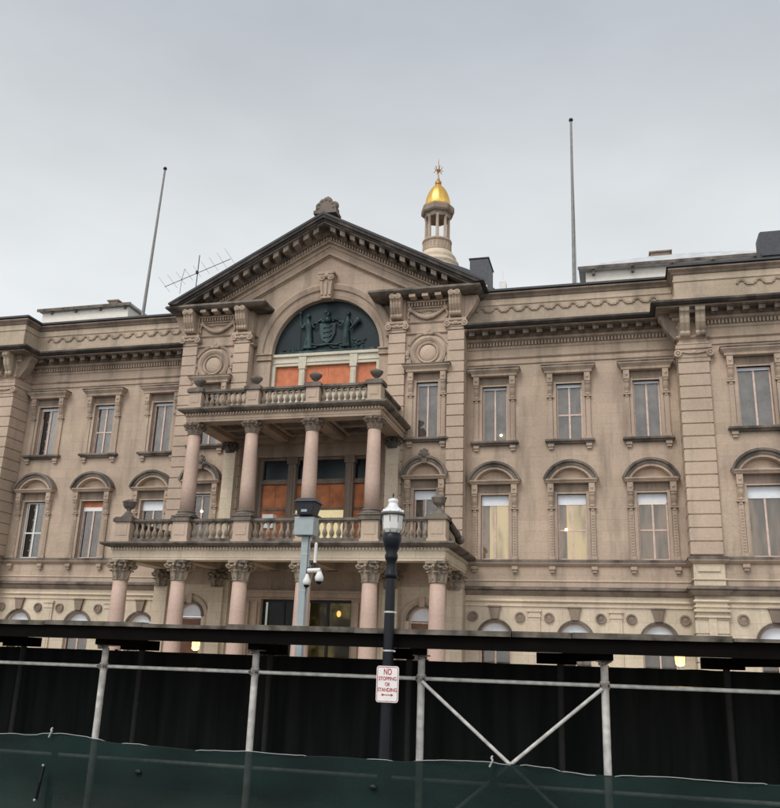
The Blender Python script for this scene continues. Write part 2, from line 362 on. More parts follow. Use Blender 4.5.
for sg in (-1, 1):
    x0, x1 = (-30, -16.8) if sg < 0 else (16.8, 30)
    split_wall(x0, x1, -1.2, [sg*19.75, sg*23.4, sg*27], .68, .68, 17.9)
    m = MB(); xx = sg*16.8; m.add([(xx,-1.2,0),(xx,0,0),(xx,0,17.9),(xx,-1.2,17.9)], [(0,1,2,3)]); m.obj('return_wall', 'wall', H)
    # centre side bays
    x0, x1 = sorted((sg*3.6, sg*7.3))
    h = [(sg*5.55-.52, sg*5.55+.52, 12.36, 15.05), (sg*5.55-.52, sg*5.55+.52, 7.0, 9.92)]
    m = MB(); wall_holes(m, x0, x1, 5.6, 19.4, -.8, h); m.obj('wall', 'wall', H)
    h = [(sg*5.55-.6, sg*5.55+.6, 1.2, 4.75)]
    m = MB(); wall_holes(m, x0, x1, 0, 5.6, -.8, h, arches=[(sg*5.55, 4.15, .6)]); m.obj('wall', 'low', H)
    m = MB(); xx = sg*7.3; m.add([(xx,-.8,0),(xx,0,0),(xx,0,19.4),(xx,-.8,19.4)], [(0,1,2,3)])
    xx = sg*3.6; m.add([(xx,-.8,0),(xx,-.3,0),(xx,-.3,19.4),(xx,-.8,19.4)], [(0,1,2,3)]); m.obj('return_wall', 'wall', H)
# parapet side faces of the centre above the wing
PX = .2     # pediment and arch sit a hand right of the porch axis
ACZ, AR = 17.08, 2.83
# centre wall below the arch opening
m = MB()
wall_holes(m, -3.6, 3.6, 5.6, 12.9, -.3, [(-2.95, 3.1, 7.0, 11.75)], depth=.5); m.obj('wall', 'trim', H)
m = MB(); wall_holes(m, -3.6, 3.6, 0, 5.6, -.3, [(-2.25, 2.15, .9, 5.02)], depth=.6); m.obj('wall', 'trim', H)
m = MB(); K = 90; xs = sorted({*[-7.3+14.6*i/K for i in range(K+1)], PX-AR, PX+AR, -3.6, 3.6})
def gz(x): return 23.45-.537*abs(x-PX)
for a, b in zip(xs[:-1], xs[1:]):
    mid = (a+b)/2
    def lo(x):
        if abs(mid-PX) < AR: return ACZ+math.sqrt(max(0, AR*AR-(x-PX)**2))
        return 12.9 if abs(mid) < 3.6 else 19.3
    y = -.3
    m.add([(a,y,lo(a)),(b,y,lo(b)),(b,y,gz(b)),(a,y,gz(a))], [(0,1,2,3)])
    if abs(mid-PX) < AR: m.add([(a,y,lo(a)),(b,y,lo(b)),(b,y+.4,lo(b)),(a,y+.4,lo(a))], [(0,1,2,3)])
for sx_ in (PX-AR, PX+AR): m.add([(sx_,-.3,12.9),(sx_,.1,12.9),(sx_,.1,ACZ),(sx_,-.3,ACZ)], [(0,1,2,3)])
m.obj('gable_wall', 'wall', H)
# archivolt
m = MB(); m.arch(PX, ACZ, [(AR, -.05), (AR, -.36), (AR+.18, -.42), (AR+.2, -.38), (AR+.42, -.42), (AR+.45, -.5), (AR+.68, -.58), (AR+.78, -.52), (AR+.78, -.29)], seg=60); m.obj('arch_moulding', 'trim', H)
for sg in (-1, 1):
    m = MB(); x0, x1 = sorted((PX+sg*(AR+.0), PX+sg*(AR+.72))); 
    if sg < 0: x0 = max(x0, -3.58)
    else: x1 = min(x1, 3.62)
    m.box(x0, x1, -.42, -.28, 12.9, 16.7); m.box(x0-.04, x1+.04, -.52, -.28, 16.72, 16.82); m.box(x0-.02, x1+.02, -.48, -.28, 16.84, 17.0); m.box(x0-.07, x1+.07, -.56, -.28, 17.0, 17.07)
    m.obj('impost', 'trim', H, bevel=.01)

def console(mb, x, w, z0, z1, y, proj, flutes=2):
    """scrolled bracket hanging on a wall at y"""
    h = z1-z0; pts = [(y+.02, z1)]
    for t in range(0, 11):
        a = math.pi/2 - t*math.pi/10; pts.append((y-proj+.28*h*0-.0+(.0), 0)) if False else None
    prof = [(1, 1), (1.05, .92), (1.02, .84), (.9, .78), (.82, .7), (.8, .6), (.72, .45), (.55, .3), (.42, .2), (.45, .1), (.38, .03), (.2, 0)]
    pts += [(y-proj*a, z0+h*b) for a, b in prof]+[(y+.02, z0)]
    mb.prism_yz(pts, x-w/2, x+w/2)
    for k in range(flutes):
        fx = x-w/2+w*(k+.5)/flutes; fw = w/flutes*.28
        pts2 = [(py-.03 if py < y else py, pz) for py, pz in pts[1:-1]]
        mb.prism_yz([(y+.01, z1-.01)]+pts2[1:-1]+[(y+.01, z0+.02)], fx-fw, fx+fw)
    # scroll eye
    mb.lathe((0,0,0), [], 4) if False else None

# ---------- windows
def window(x, y, zb, zt, hw, row, shade=0, back='curtain', split=None, transom=False, lit=None, bulb=None, sash='sash', extra=None, ornate=False):
    f = MB(); yf = y+.2
    f.box(x-hw+.005, x-hw+.07, yf, yf+.08, zb, zt); f.box(x+hw-.07, x+hw-.005, yf, yf+.08, zb, zt)
    f.box(x-hw+.07, x+hw-.07, yf, yf+.08, zb, zb+.07); f.box(x-hw+.07, x+hw-.07, yf, yf+.08, zt-.08, zt)
    f.box(x-.04, x+.04, yf-.01, yf+.06, zb+.07, zt-.08)
    if transom: 
        zm = zb+(zt-zb)*.45; f.box(x-hw+.07, x-.032, yf, yf+.06, zm-.035, zm+.035); f.box(x+.032, x+hw-.07, yf, yf+.06, zm-.035, zm+.035)
    w = f.obj('window', sash, H)
    MB().box(x-hw+.05, x+hw-.05, yf+.03, yf+.035, zb+.05, zt-.05).obj('pane', 'glass', w)
    yb = yf+.2
    r = MB()
    # net curtain with soft folds
    def folds(a, b, mat, nm='curtain', yy=yb):
        K = max(6, int((b-a)/.03)); q = MB(); v = []
        ph = random.random()*6
        for i in range(K+1):
            xx = a+(b-a)*i/K; dy = .010*math.sin(xx*19+ph)+.006*math.sin(xx*31+ph*2)
            v += [(xx, yy+dy, zb-.02), (xx, yy+dy*.6, zt+.02)]
        q.add(v, [(2*i, 2*i+2, 2*i+3, 2*i+1) for i in range(K)], True); return q.obj(nm, mat, w)
    if split:
        for a, b, mt in split: folds(x+a, x+b, mt)
    else: folds(x-hw, x+hw, back)
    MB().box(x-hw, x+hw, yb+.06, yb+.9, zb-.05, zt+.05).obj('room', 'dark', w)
    if shade:
        c = 'blind'; MB().box(x-hw+.02, x+hw-.02, yf-.035, yf-.012, zt-shade, zt).obj('blind', c, w)
    if extra:
        for (a, b, c, d, mt) in extra: MB().box(x+a, x+b, yf-.02, yf-.005, c, d).obj('panel', mt, w)
    if bulb:
        MB().ball((x+bulb[0], yf-.004, bulb[1]), .055).obj('light_bulb', 'bulb', w)
    # stone dressings
    s = MB(); sw = .36
    for sg in (-1, 1):
        a, b = sorted((x+sg*(hw+.0), x+sg*(hw+.14))); s.box(a, b, y-.06, y+.02, zb, zt+.1)
        a, b = sorted((x+sg*(hw+.16), x+sg*(hw+sw))); s.box(a, b, y-.09, y+.02, zb+.14, zt-.75)
        s.box(a-.03, b+.03, y-.12, y+.02, zb, zb+.14)
        if row == 2:
            for k in range(int((zt-.8-zb-.2)/.12)): s.box(a+.05, b-.05, y-.115, y-.09, zb+.2+k*.12, zb+.26+k*.12)
    s.box(x-hw, x+hw, y-.04, y+.3, zt, zt+.08)
    s.obj('surround', 'trim', w)
    MB().box(x-hw-.13, x+hw+.13, y-.03, y+.02, zt+.1, zt+.42).obj('frieze', 'worn', w)
    ww = .28; cz0, cz1 = zt-.62, zt+.43
    for sg in (-1, 1):
        c = MB(); cx = x+sg*(hw+.26)
        c.box(cx-.13, cx+.13, y-.3, y+.01, cz1-.42, cz1); console(c, cx, .22, cz0, cz1-.42, y, .26, 1)
        c.box(cx-.16, cx+.16, y-.16, y+.01, cz0-.06, cz0); c.ball((cx, y-.3, cz1-.2), .075, (1, .6, 1))
        c.box(cx-.07, cx+.07, y-.12, y+.01, cz0-.16, cz0-.06)
        c.obj('console', 'trim', w, bevel=.01)
    hd = MB(); hw2 = hw+.5
    if row == 3:
        hd.sweep([(x-hw2, y), (x+hw2, y)], [(.08, 0)]*1, 0) if False else None
        P = [(x-hw2+.06, y+.02), (x-hw2+.06, y-.3), (x+hw2-.06, y-.3), (x+hw2-.06, y+.02)]
        hd.sweep(P, [(.16, zt+.78), (.18, zt+.7), (.1, zt+.62), (.04, zt+.55), (.03, zt+.45), (-.02, zt+.43)], .2)
        hd.box(x-hw2+.1, x+hw2-.1, y-.27, y+.02, zt+.44, zt+.6)
        hd.obj('hood', 'trim', w)
        MB().sweep(P, [(.13, zt+.84), (.2, zt+.8), (.2, zt+.765)], .2).box(x-hw2+.1, x+hw2-.1, y-.28, y+.02, zt+.785, zt+.83).obj('hood_coping', 'dirty', w)
    else:
        zb2 = zt+.45; half = hw2+.0; rise = 1.0
        if ornate: rise = 1.05
        # base cornice
        P = [(x-half+.05, y+.02), (x-half+.05, y-.3), (x+half-.05, y-.3), (x+half-.05, y+.02)]
        hd.sweep(P, [(.1, zb2+.17), (.1, zb2+.12), (.03, zb2+.05), (0, zb2)], .22); hd.box(x-half+.2, x+half-.2, y-.2, y+.02, zb2+.01, zb2+.15)
        # segmental arch: circle through the ends
        rr = (half*half+(rise-.2)**2)/(2*(rise-.2)); cz = zb2+.15+(rise-.2)-rr; a0 = math.asin((zb2+.15-cz)/rr)
        def seg(mb, r0, r1, y0): mb.arch(x, cz, [(r0, y+.01), (r0, y0), (r1, y0), (r1, y+.01)], a0, math.pi-a0, 28)
        seg(hd, rr-.27, rr-.15, y-.3); seg(hd, rr-.31, rr-.27, y-.16)
        hd.obj('hood', 'trim', w)
        top = MB(); seg(top, rr-.15, rr-.02, y-.36); seg(top, rr-.02, rr+.08, y-.44)
        top.obj('hood_coping', 'dirty', w)
        if ornate:
            o = MB(); zz = cz+rr
            o.ball((x, y-.4, zz+.12), .17, (1, .6, 1.1)); o.ball((x-.2, y-.36, zz-.02), .13, (1.2, .6, .8)); o.ball((x+.2, y-.36, zz-.02), .13, (1.2, .6, .8)); o.ball((x, y-.36, zz+.34), .08)
            o.box(x-.12, x+.12, y-.42, y, zz-.3, zz+.05)
            for q in range(5):
                aa = math.pi*(q+.0)/4; o.ball((x+.2*math.cos(aa), y-.4, zz+.14+.2*math.sin(aa)), .07, (1, .6, 1))
            o.obj('hood_ornament', 'dirty', w)
    if row == 3:
        sl = MB(); P = [(x-hw2-.02+.12, y+.02), (x-hw2-.02+.12, y-.15), (x+hw2+.02-.12, y-.15), (x+hw2+.02-.12, y+.02)]
        sl.sweep(P, [(.1, zb-.02), (.12, zb-.06), (.12, zb-.12), (.04, zb-.16), (.0, zb-.22)], .3); sl.box(x-hw2+.1, x+hw2-.1, y-.14, y+.22, zb-.2, zb-.005)
        sl.obj('sill', 'dirty', w)
        for sg in (-1, 1):
            b = MB(); cx = x+sg*(hw+.26); b.box(cx-.13, cx+.13, y-.16, y+.01, zb-.34, zb-.22); b.box(cx-.1, cx+.1, y-.11, y+.01, zb-.46, zb-.34)
            b.obj('sill_bracket', 'trim', w)
    else:
        for sg in (-1, 1):
            b = MB(); cx = x+sg*(hw+.26); b.box(cx-.13, cx+.13, y-.2, y+.01, 6.46, 6.6); b.box(cx-.09, cx+.09, y-.14, y+.01, 6.34, 6.46)
            b.obj('sill_bracket', 'trim', w)
    return w
y0 = 0
r3 = {-15.4: dict(shade=.16, split=[(-.58, -.08, 'dark'), (-.08, .58, 'curtain')]), -12: dict(shade=.16, transom=True), -8.6: dict(shade=.14),
      8.6: dict(shade=.12, bulb=(.27, 12.62)), 12: dict(shade=.16, transom=True), 15.4: dict(shade=.12)}
r2 = {-15.4: dict(sash='white', back='dark', transom=True), -12: dict(back='curtain_warm', extra=[(-.6, .6, 9.5, 9.76, 'orange'), (-.6, .6, 9.3, 9.5, 'white')]),
      -8.6: dict(shade=.5, back='curtain_warm'), 8.6: dict(shade=.46, split=[(-.63, -.28, 'glowdim'), (-.28, .63, 'glow')]),
      12: dict(shade=.46, split=[(-.63, -.26, 'glowdim'), (-.26, .63, 'glow')], transom=True, bulb=(-.28, 8.25)),
      15.4: dict(shade=.44, back='glowdim', transom=True, extra=[(-.58, .55, 9.31, 9.35, 'lit_pale')])}
for x in WX:
    window(x, 0, *Z3, .58, 3, **r3[x]); window(x, 0, *Z2, .63, 2, **r2[x])
for sg in (-1, 1):
    for xx in (19.75, 23.4):
        window(sg*xx, -1.2, *Z3, .68, 3, shade=.14); window(sg*xx, -1.2, *Z2, .68, 2, shade=.5, back='glowdim')
    window(sg*5.55, -.8, 12.36, 15.05, .52, 3, shade=.14)
    window(sg*5.55, -.8, 7.0, 9.92, .52, 2, shade=.42 if sg > 0 else .1, ornate=True, back='curtain_warm' if sg < 0 else 'curtain', bulb=(.0, 9.1) if sg < 0 else None)
# ---------- ground-floor arched windows
def arched(x, y, r, zc, sash='sash', low='curtain_warm', keys=True, ring=False, orange=False):
    f = MB(); yf = y+.2
    f.arch(x, zc, [(r-.07, yf), (r-.07, yf+.08), (r-.005, yf+.08), (r-.005, yf)], seg=20)
    for sg in (-1, 1):
        a, b = sorted((x+sg*(r-.005), x+sg*(r-.07))); f.box(a, b, yf, yf+.08, 1.2, zc)
    f.box(x-r+.07, x+r-.07, yf, yf+.07, zc-.1, zc-.03); f.box(x-.03, x+.03, yf, yf+.06, 1.25, zc-.1); f.box(x-r+.07, x+r-.07, yf, yf+.07, 1.2, 1.28)
    w = f.obj('window', sash, H)
    K = 18; pts = [(x+(r-.02)*math.cos(math.pi*i/K), zc+(r-.02)*math.sin(math.pi*i/K)) for i in range(K+1)]
    MB().prism_xz(pts, yf+.02, yf+.03).obj('blind', 'blind', w)
    MB().box(x-r+.05, x+r-.05, yf+.03, yf+.035, 1.2, zc-.05).obj('pane', 'glass', w)
    MB().box(x-r, x+r, yf+.15, yf+.2, 1.2, zc-.05).obj('curtain', low, w)
    if orange: MB().box(x-r+.08, x+r-.08, yf-.02, yf-.005, 1.3, zc-.12).obj('board', 'brownboard', w)
    s = MB(); s.arch(x, zc, [(r, y+.02), (r, y-.05), (r+.09, y-.07), (r+.12, y-.05), (r+.12, y+.02)], seg=24)
    s.obj('surround', 'dirty', w)
    if keys:
        k = MB(); k.prism_xz([(x-.15, zc+r+.1), (x+.15, zc+r+.1), (x+.25, zc+r+.6), (x-.25, zc+r+.6)], y-.14, y+.01); k.box(x-.29, x+.29, y-.18, y+.01, zc+r+.6, zc+r+.67)
        k.obj('keystone', 'worn', w, bevel=.02)
    if ring:
        k = MB(); k.arch(x, zc, [(r+.2, y+.01), (r+.2, y-.08), (r+.36, y-.12), (r+.36, y+.01)], seg=24)
        for sg in (-1, 1):
            a, b = sorted((x+sg*(r+.2), x+sg*(r+.36))); k.box(a, b, y-.1, y+.01, 1, zc)
        k.box(x-.12, x+.12, y-.2, y, zc+r+.0, zc+r+.42); k.obj('arch_surround', 'trim', w)
for x in WX: arched(x, 0, .68, 3.57)
for sg in (-1, 1):
    arched(sg*19.75, -1.2, .68, 3.57); arched(sg*23.4, -1.2, .68, 3.57)
    arched(sg*5.55, -.8, .6, 4.15, keys=False, ring=True, orange=True)
for sg in (-1, 1):
    for c, y in ((10.3, 0), (13.7, 0), (21.6, -1.2)):
        x = sg*c; m = MB()
        m.box(x-.24, x+.24, y-.08, y+.01, .6, 4.45); m.box(x-.27, x+.27, y-.12, y+.01, 4.45, 4.55); m.box(x-.24, x+.24, y-.1, y+.01, 4.55, 4.68); m.box(x-.3, x+.3, y-.15, y+.01, 4.68, 4.78)
        m.box(x-.14, x+.14, y-.1, y-.08, .9, 4.3); m.obj('ground_pilaster', 'low', H)
    for c, y in ((9.68, 0), (10.92, 0), (13.08, 0), (14.32, 0), (16.45, 0), (7.65, 0), (18.55, -1.2)):
        x = sg*c
        MB().arch(x, 4.45, [(.0001, y-.07), (.13, y-.05), (.15, y-.1), (.21, y-.1), (.22, y+.01), (.0001, y+.01)], 0, 2*math.pi, 20).obj('wall_disc', 'worn', H)

# ---------- string courses, cornice, parapet
def facade_path(sg, jog=.15):
    """plan line of one half, ordered so that outward faces the street"""
    left = [(-30, -1.2), (-18.0, -1.2), (-18.0, -1.2-jog), (-16.8+.0, -1.2-jog), (-16.8, 0), (-7.3, 0)]
    if sg < 0: return left
    return [(-x, y) for x, y in left[::-1]]
for sg in (-1, 1):
    P = facade_path(sg); P0 = facade_path(sg, 0.0001)
    m = MB(); m.sweep(P, [(.10, 6.9), (.2, 6.86), (.2, 6.78)], .1); m.obj('sill_course', 'dirty', H)
    m = MB(); m.sweep(P, [(.19, 6.775), (.17, 6.72), (.08, 6.64), (.02, 6.6)], .1); m.obj('sill_course_bed', 'trim', H)
    m = MB(); m.sweep(P, [(.05, 6.02), (.05, 5.98), (.02, 5.95)], .1); m.sweep(P, [(.03, 5.2), (.1, 5.12), (.02, 5.06)], .1); m.sweep(P, [(.06, 4.97), (.06, 4.9)], .1); m.obj('string_course', 'low', H)
    m = MB(); m.sweep(P, [(.05, 5.74), (.28, 5.68), (.30, 5.6), (.24, 5.565)], .1); m.obj('string_ledge', 'dirty', H)
    m = MB(); m.sweep(P, [(.2, 5.555), (.16, 5.49), (.1, 5.42), (.04, 5.36)], .1); m.obj('string_course', 'worn', H)  # browner stone here carries the shadowed band below the ledge
    # architrave lines
    m = MB(); m.sweep(P, [(.02, 16.42), (.09, 16.38), (.09, 16.32), (.02, 16.26)], .1); m.sweep(P, [(.02, 16.1), (.06, 16.08), (.06, 16.0), (.02, 15.98)], .1); m.obj('architrave', 'trim', H)
    # dentils & modillions along wing (main cornice)
    d = MB(); md = []
    def run(p, q, fn, pitch):
        L_ = math.dist(p, q); n_ = max(1, int(L_/pitch)); ux, uy = (q[0]-p[0])/L_, (q[1]-p[1])/L_
        for i in range(n_):
            t = (i+.5)*L_/n_; fn(p[0]+ux*t, p[1]+uy*t, ux, uy)
    def obox(mb, x, y, ux, uy, w, o0, o1, z0_, z1_):
        nx, ny = uy, -ux
        pts = [(x+ux*a+nx*b, y+uy*a+ny*b) for a, b in ((-w/2, o0), (w/2, o0), (w/2, o1), (-w/2, o1))]
        v = [(a, b, z0_) for a, b in pts]+[(a, b, z1_) for a, b in pts]
        mb.add(v, [(0,3,2,1),(4,5,6,7),(0,1,5,4),(1,2,6,5),(2,3,7,6),(3,0,4,7)])
    for p, q in zip(P0[:-1], P0[1:]):
        if math.dist(p, q) < .1: continue
        run(p, q, lambda x, y, ux, uy: obox(d, x, y, ux, uy, .085, .05, .16, 16.9, 17.08), .15)
        run(p, q, lambda x, y, ux, uy: md.append((x, y, ux, uy)), .62)
    d.sweep(P0, [(.06, 16.9), (.06, 16.8), (.02, 16.75)], .1); d.sweep(P0, [(.06, 17.09), (.2, 17.16), (.22, 17.25)], .1)
    d.obj('dentil_course', 'trim', H); pass
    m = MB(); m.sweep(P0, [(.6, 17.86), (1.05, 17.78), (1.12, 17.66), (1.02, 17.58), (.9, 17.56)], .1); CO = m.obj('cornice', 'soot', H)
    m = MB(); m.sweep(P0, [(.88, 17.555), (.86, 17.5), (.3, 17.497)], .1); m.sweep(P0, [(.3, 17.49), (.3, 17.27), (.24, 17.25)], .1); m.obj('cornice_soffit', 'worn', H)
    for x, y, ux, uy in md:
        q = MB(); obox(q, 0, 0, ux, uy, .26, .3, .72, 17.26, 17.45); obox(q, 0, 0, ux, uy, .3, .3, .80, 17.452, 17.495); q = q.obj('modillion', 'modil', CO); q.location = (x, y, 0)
    m = MB(); m.sweep(P0, [(.12, 18.3), (.12, 17.8)], .5); m.sweep(P0, [(.04, 19.4), (.04, 18.2)], .5)
    m.sweep(P0, [(.04, 19.12), (.08, 19.1), (.08, 19.02)], .1)
    m.obj('parapet', 'parapet', H)
    m = MB(); m.sweep(P0, [(.06, 19.66), (.24, 19.63), (.26, 19.55), (.14, 19.45), (.1, 19.38), (.05, 19.34)], .5); m.obj('parapet_moulding', 'worn', H)
    m = MB(); m.sweep(P0, [(-.1, 19.86), (.3, 19.78), (.32, 19.67)], .9); m.obj('coping', 'slate', H)
    # guilloche of little arches on the parapet face
    for (x0, x1, y) in ((-16.3, -7.6, -.04), (-29.5, -19.2, -1.24)):
        n_ = int((x1-x0)/.72); gq = MB()
        for i in range(n_):
            cx = x0+(i+.5)*(x1-x0)/n_; cx = cx if sg < 0 else -cx
            gq.arch(cx, 18.72, [(.13, y+.01), (.13, y-.06), (.22, y-.09), (.22, y+.01)], 0, math.pi, 10)
            gq.box(cx+.2, cx+.52, y-.07, y+.01, 18.66, 18.76)
        gq.obj('parapet_ornament', 'trim', H)
# ---------- channelled piers
def quoin(x0, x1, y0, z0, z1, step, inner=.2, mat='pier', name='pier'):
    q = MB(); n_ = round((z1-z0)/step); st = (z1-z0)/n_
    q.box(x0+.05, x1-.05, y0+.05, y0+inner, z0, z1)
    for i in range(n_):
        q.box(x0, x1, y0, y0+inner+.005*(i % 2), z0+i*st+.035, z0+(i+1)*st-.015)
    return q.obj(name, mat, H, bevel=.012)
def cap_ionic(x0, x1, y0, z0, z1, dep=.3):
    q = MB(); h = z1-z0
    q.box(x0-.02, x1+.02, y0-.03, y0+dep, z0, z0+.25*h); q.box(x0-.1, x1+.1, y0-.12, y0+dep, z0+.78*h, z1)
    q.box(x0-.04, x1+.04, y0-.06, y0+dep, z0+.25*h, z0+.78*h)
    for xx in (x0-.02, x1+.02):
        q.arch(xx, z0+.5*h, [(.001, y0-.16), (.05, y0-.15), (.07, y0-.1), (.1, y0-.15), (.16, y0-.14), (.16, y0+.1), (.001, y0+.1)], 0, 2*math.pi, 14)
    q.path([(x0+(x1-x0)*t/8, y0-.1, z0+.62*h-.1*math.sin(math.pi*t/8)) for t in range(9)], .04, 6)
    q.ball(((x0+x1)/2, y0-.1, z0+.55*h), .09, (1.5, .7, 1))
    return q.obj('pier_capital', 'trim', H)
for sg in (-1, 1):
    a, b = sorted((sg*16.8, sg*18.0)); quoin(min(a, b) if sg < 0 else a-.06, b+.06 if sg < 0 else b, -1.35, 6.95, 15.2, .56, inner=1.33)
    cap_ionic(a-.04, b+.04, -1.35, 15.2, 15.95, 1.3)
    q = MB(); q.box(a+.02, b-.02, -1.33, -1.1, 15.95, 17.0); q.obj('pier_frieze', 'trim', H)
    q = MB()
    for xx in (a+.28, b-.28):
        console(q, xx, .4, 16.3, 17.5, -1.33, .72, 2); q.ball((xx-.1, -2.05, 17.36), .1, (.9, .6, 1)); q.ball((xx+.1, -2.05, 17.36), .1, (.9, .6, 1))
    # bracket on the return face
    q.obj('cornice_console', 'worn2', H)
    q = MB(); sx2 = -sg; xf = sg*16.8
    for yy in (-1.0,):
        prof = [(1, 1), (1.05, .92), (1.02, .84), (.9, .78), (.82, .7), (.8, .6), (.72, .45), (.55, .3), (.42, .2), (.2, 0)]
        pts = [(xf-sx2*.02, 17.5)]+[(xf+sx2*.75*k, 16.3+1.2*z) for k, z in prof]+[(xf-sx2*.02, 16.3)]
        q.prism_xz(pts, yy-.25, yy+.25)
    q.obj('cornice_console', 'worn', H)
    quoin(a if sg < 0 else a-.06, b+.06 if sg < 0 else b, -1.35, .6, 4.4, .56, inner=1.33, mat='low')
    q = MB(); q.box(a, b, -1.34, -1.1, 4.4, 5.2); q.box(a-.06, b+.06, -1.45, -1.1, 4.5, 4.58); q.box(a-.08, b+.08, -1.48, -1.1, 4.72, 4.82); q.box(a+.45, b-.45, -1.39, -1.3, 2, 4.5); q.obj('pier_capital', 'low', H)
    q = MB(); q.box(a, b, -1.34, -1.1, 5.7, 6.6); q.box(a+.18, b-.18, -1.4, -1.3, 6.3, 6.5); q.obj('pier_pedestal', 'low', H)
    # centre bay piers
    for c0, c1 in ((3.62, 4.45), (6.5, 7.3)):
        a, b = sorted((sg*c0, sg*c1)); quoin(a, b, -.95, 7.0, 17.55, .52); cap_ionic(a, b, -.95, 17.57, 18.12)
        q = MB(); q.box(a+.03, b-.03, -.9, -.7, 18.12, 19.3); q.obj('pier_frieze', 'trim', H)
        q = MB(); cx = (a+b)/2; console(q, cx, .55, 18.2, 19.3, -.93, .66, 4)
        for dx in (-.15, .15): q.arch(cx+dx, 19.2, [(.001, -1.66), (.05, -1.64), (.06, -1.6), (.09, -1.64), (.14, -1.62), (.14, -1.2), (.001, -1.2)], 0, 2*math.pi, 14)
        q.obj('cornice_console', 'trim', H)
        q = MB(); q.box(a, b, -.95, -.7, 0, 7.0); q.obj('pier_pedestal', 'low', H)
    # side profile consoles on the outer return
    q = MB(); xf = sg*7.3; prof = [(1, 1), (1.05, .92), (1.02, .84), (.9, .78), (.8, .6), (.66, .45), (.5, .3), (.36, .2), (.15, 0)]
    q.prism_xz([(xf-sg*.02, 19.3)]+[(xf+sg*.62*k, 18.2+1.1*z) for k, z in prof]+[(xf-sg*.02, 18.2)], -.85, -.4); q.obj('cornice_console', 'trim', H)
    # entablature across the side bay
    P = [(sg*3.55, -.3), (sg*3.55, -.8), (sg*7.3, -.8), (sg*7.3, .3)] if sg > 0 else [(-7.3, .3), (-7.3, -.8), (-3.55, -.8), (-3.55, -.3)]
    m = MB(); m.sweep(P, [(.02, 17.62), (.1, 17.58), (.1, 17.5), (.02, 17.45)], .1); m.sweep(P, [(.02, 18.12), (.08, 18.08), (.02, 18.02)], .1)
    a, b = sorted((sg*4.5, sg*6.45))
    for i in range(13): m.box(a+.05+i*.145, a+.13+i*.145, -.98, -.8, 18.88, 19.04)
    m.box(a, b, -.88, -.8, 18.8, 18.88); m.box(a, b, -1.02, -.8, 19.05, 19.12); m.obj('dentil_course', 'trim', H)
    for i in range(3):
        xx = a+.35+i*.63; MB().box(xx-.15, xx+.15, -1.5, -.8, 19.16, 19.3).obj('modillion', 'trim', H)
    m = MB(); m.sweep(P, [(.3, 19.62), (.84, 19.58), (.88, 19.46), (.78, 19.38), (.66, 19.32), (.1, 19.32)], .2)
    # terminal slab
    m.obj('cornice', 'dirty', H)
    m = MB(); a2, b2 = sorted((sg*3.3, sg*7.95)); m.box(a2, b2, -1.45, .5, 19.42, 19.6); m.obj('cornice_bed', 'dirty', H)
    # festoon
    q = MB(); cx = sg*5.5
    for i in range(17):
        t = i/16; xx = cx-.85+1.7*t; zz = 18.72-.42*math.sin(math.pi*t)+(.12 if i in (0, 16) else 0); q.ball((xx, -.92, zz), .075+.045*math.sin(math.pi*t), (1, .7, 1), 8, 6)
    for s2 in (-1, 1):
        q.ball((cx+s2*.88, -.92, 18.72), .12, (1, .6, 1)); q.path([(cx+s2*.9, -.9, 18.66), (cx+s2*.98, -.9, 18.45), (cx+s2*.92, -.9, 18.25)], .05, 6)
    q.path([(cx-.9, -.9, 18.8), (cx-.4, -.88, 18.62), (cx, -.88, 18.7), (cx+.4, -.88, 18.62), (cx+.9, -.9, 18.8)], .025, 6)
    q.obj('festoon', 'trim', H)
    # medallion
    q = MB(); cx = sg*5.55; cz = 16.5; y = -.8
    q.arch(cx, cz, [(.62, y+.01), (.62, y-.1), (.74, y-.16), (.86, y-.1), (.86, y+.01)], 0, 2*math.pi, 32)
    q.arch(cx, cz, [(.44, y+.01), (.44, y-.12), (.52, y-.15), (.55, y-.06), (.62, y-.06), (.62, y+.01)], 0, 2*math.pi, 32)
    q.arch(cx, cz, [(.98, y+.01), (.98, y-.06), (1.1, y-.09), (1.1, y+.01)], R(25), R(155), 20)
    for s2 in (-1, 1):
        q.prism_xz([(cx+s2*.75, cz-.7), (cx+s2*1.12, cz-.78), (cx+s2*1.0, cz-.25), (cx+s2*.84, cz-.2)], y-.08, y+.01)
        q.ball((cx+s2*1.0, y-.06, cz+.0), .13, (1, .6, 1.4)); q.ball((cx+s2*.12, y-.1, cz+.95), .11, (1.3, .7, .8)); q.ball((cx+s2*.98, y-.06, cz-.22), .11, (1, .6, .8))
    q.ball((cx, y-.1, cz+1.08), .1, (1, .7, 1.2)); q.prism_xz([(cx-.7, cz-.78), (cx+.7, cz-.78), (cx+.5, cz-.64), (cx-.5, cz-.64)], y-.07, y+.01)
    q.obj('medallion', 'trim', H)
    q = MB(); q.ball((cx, y-.02, cz), .44, (1, .3, 1), 24, 12); q.obj('medallion_disc', 'pier', H)
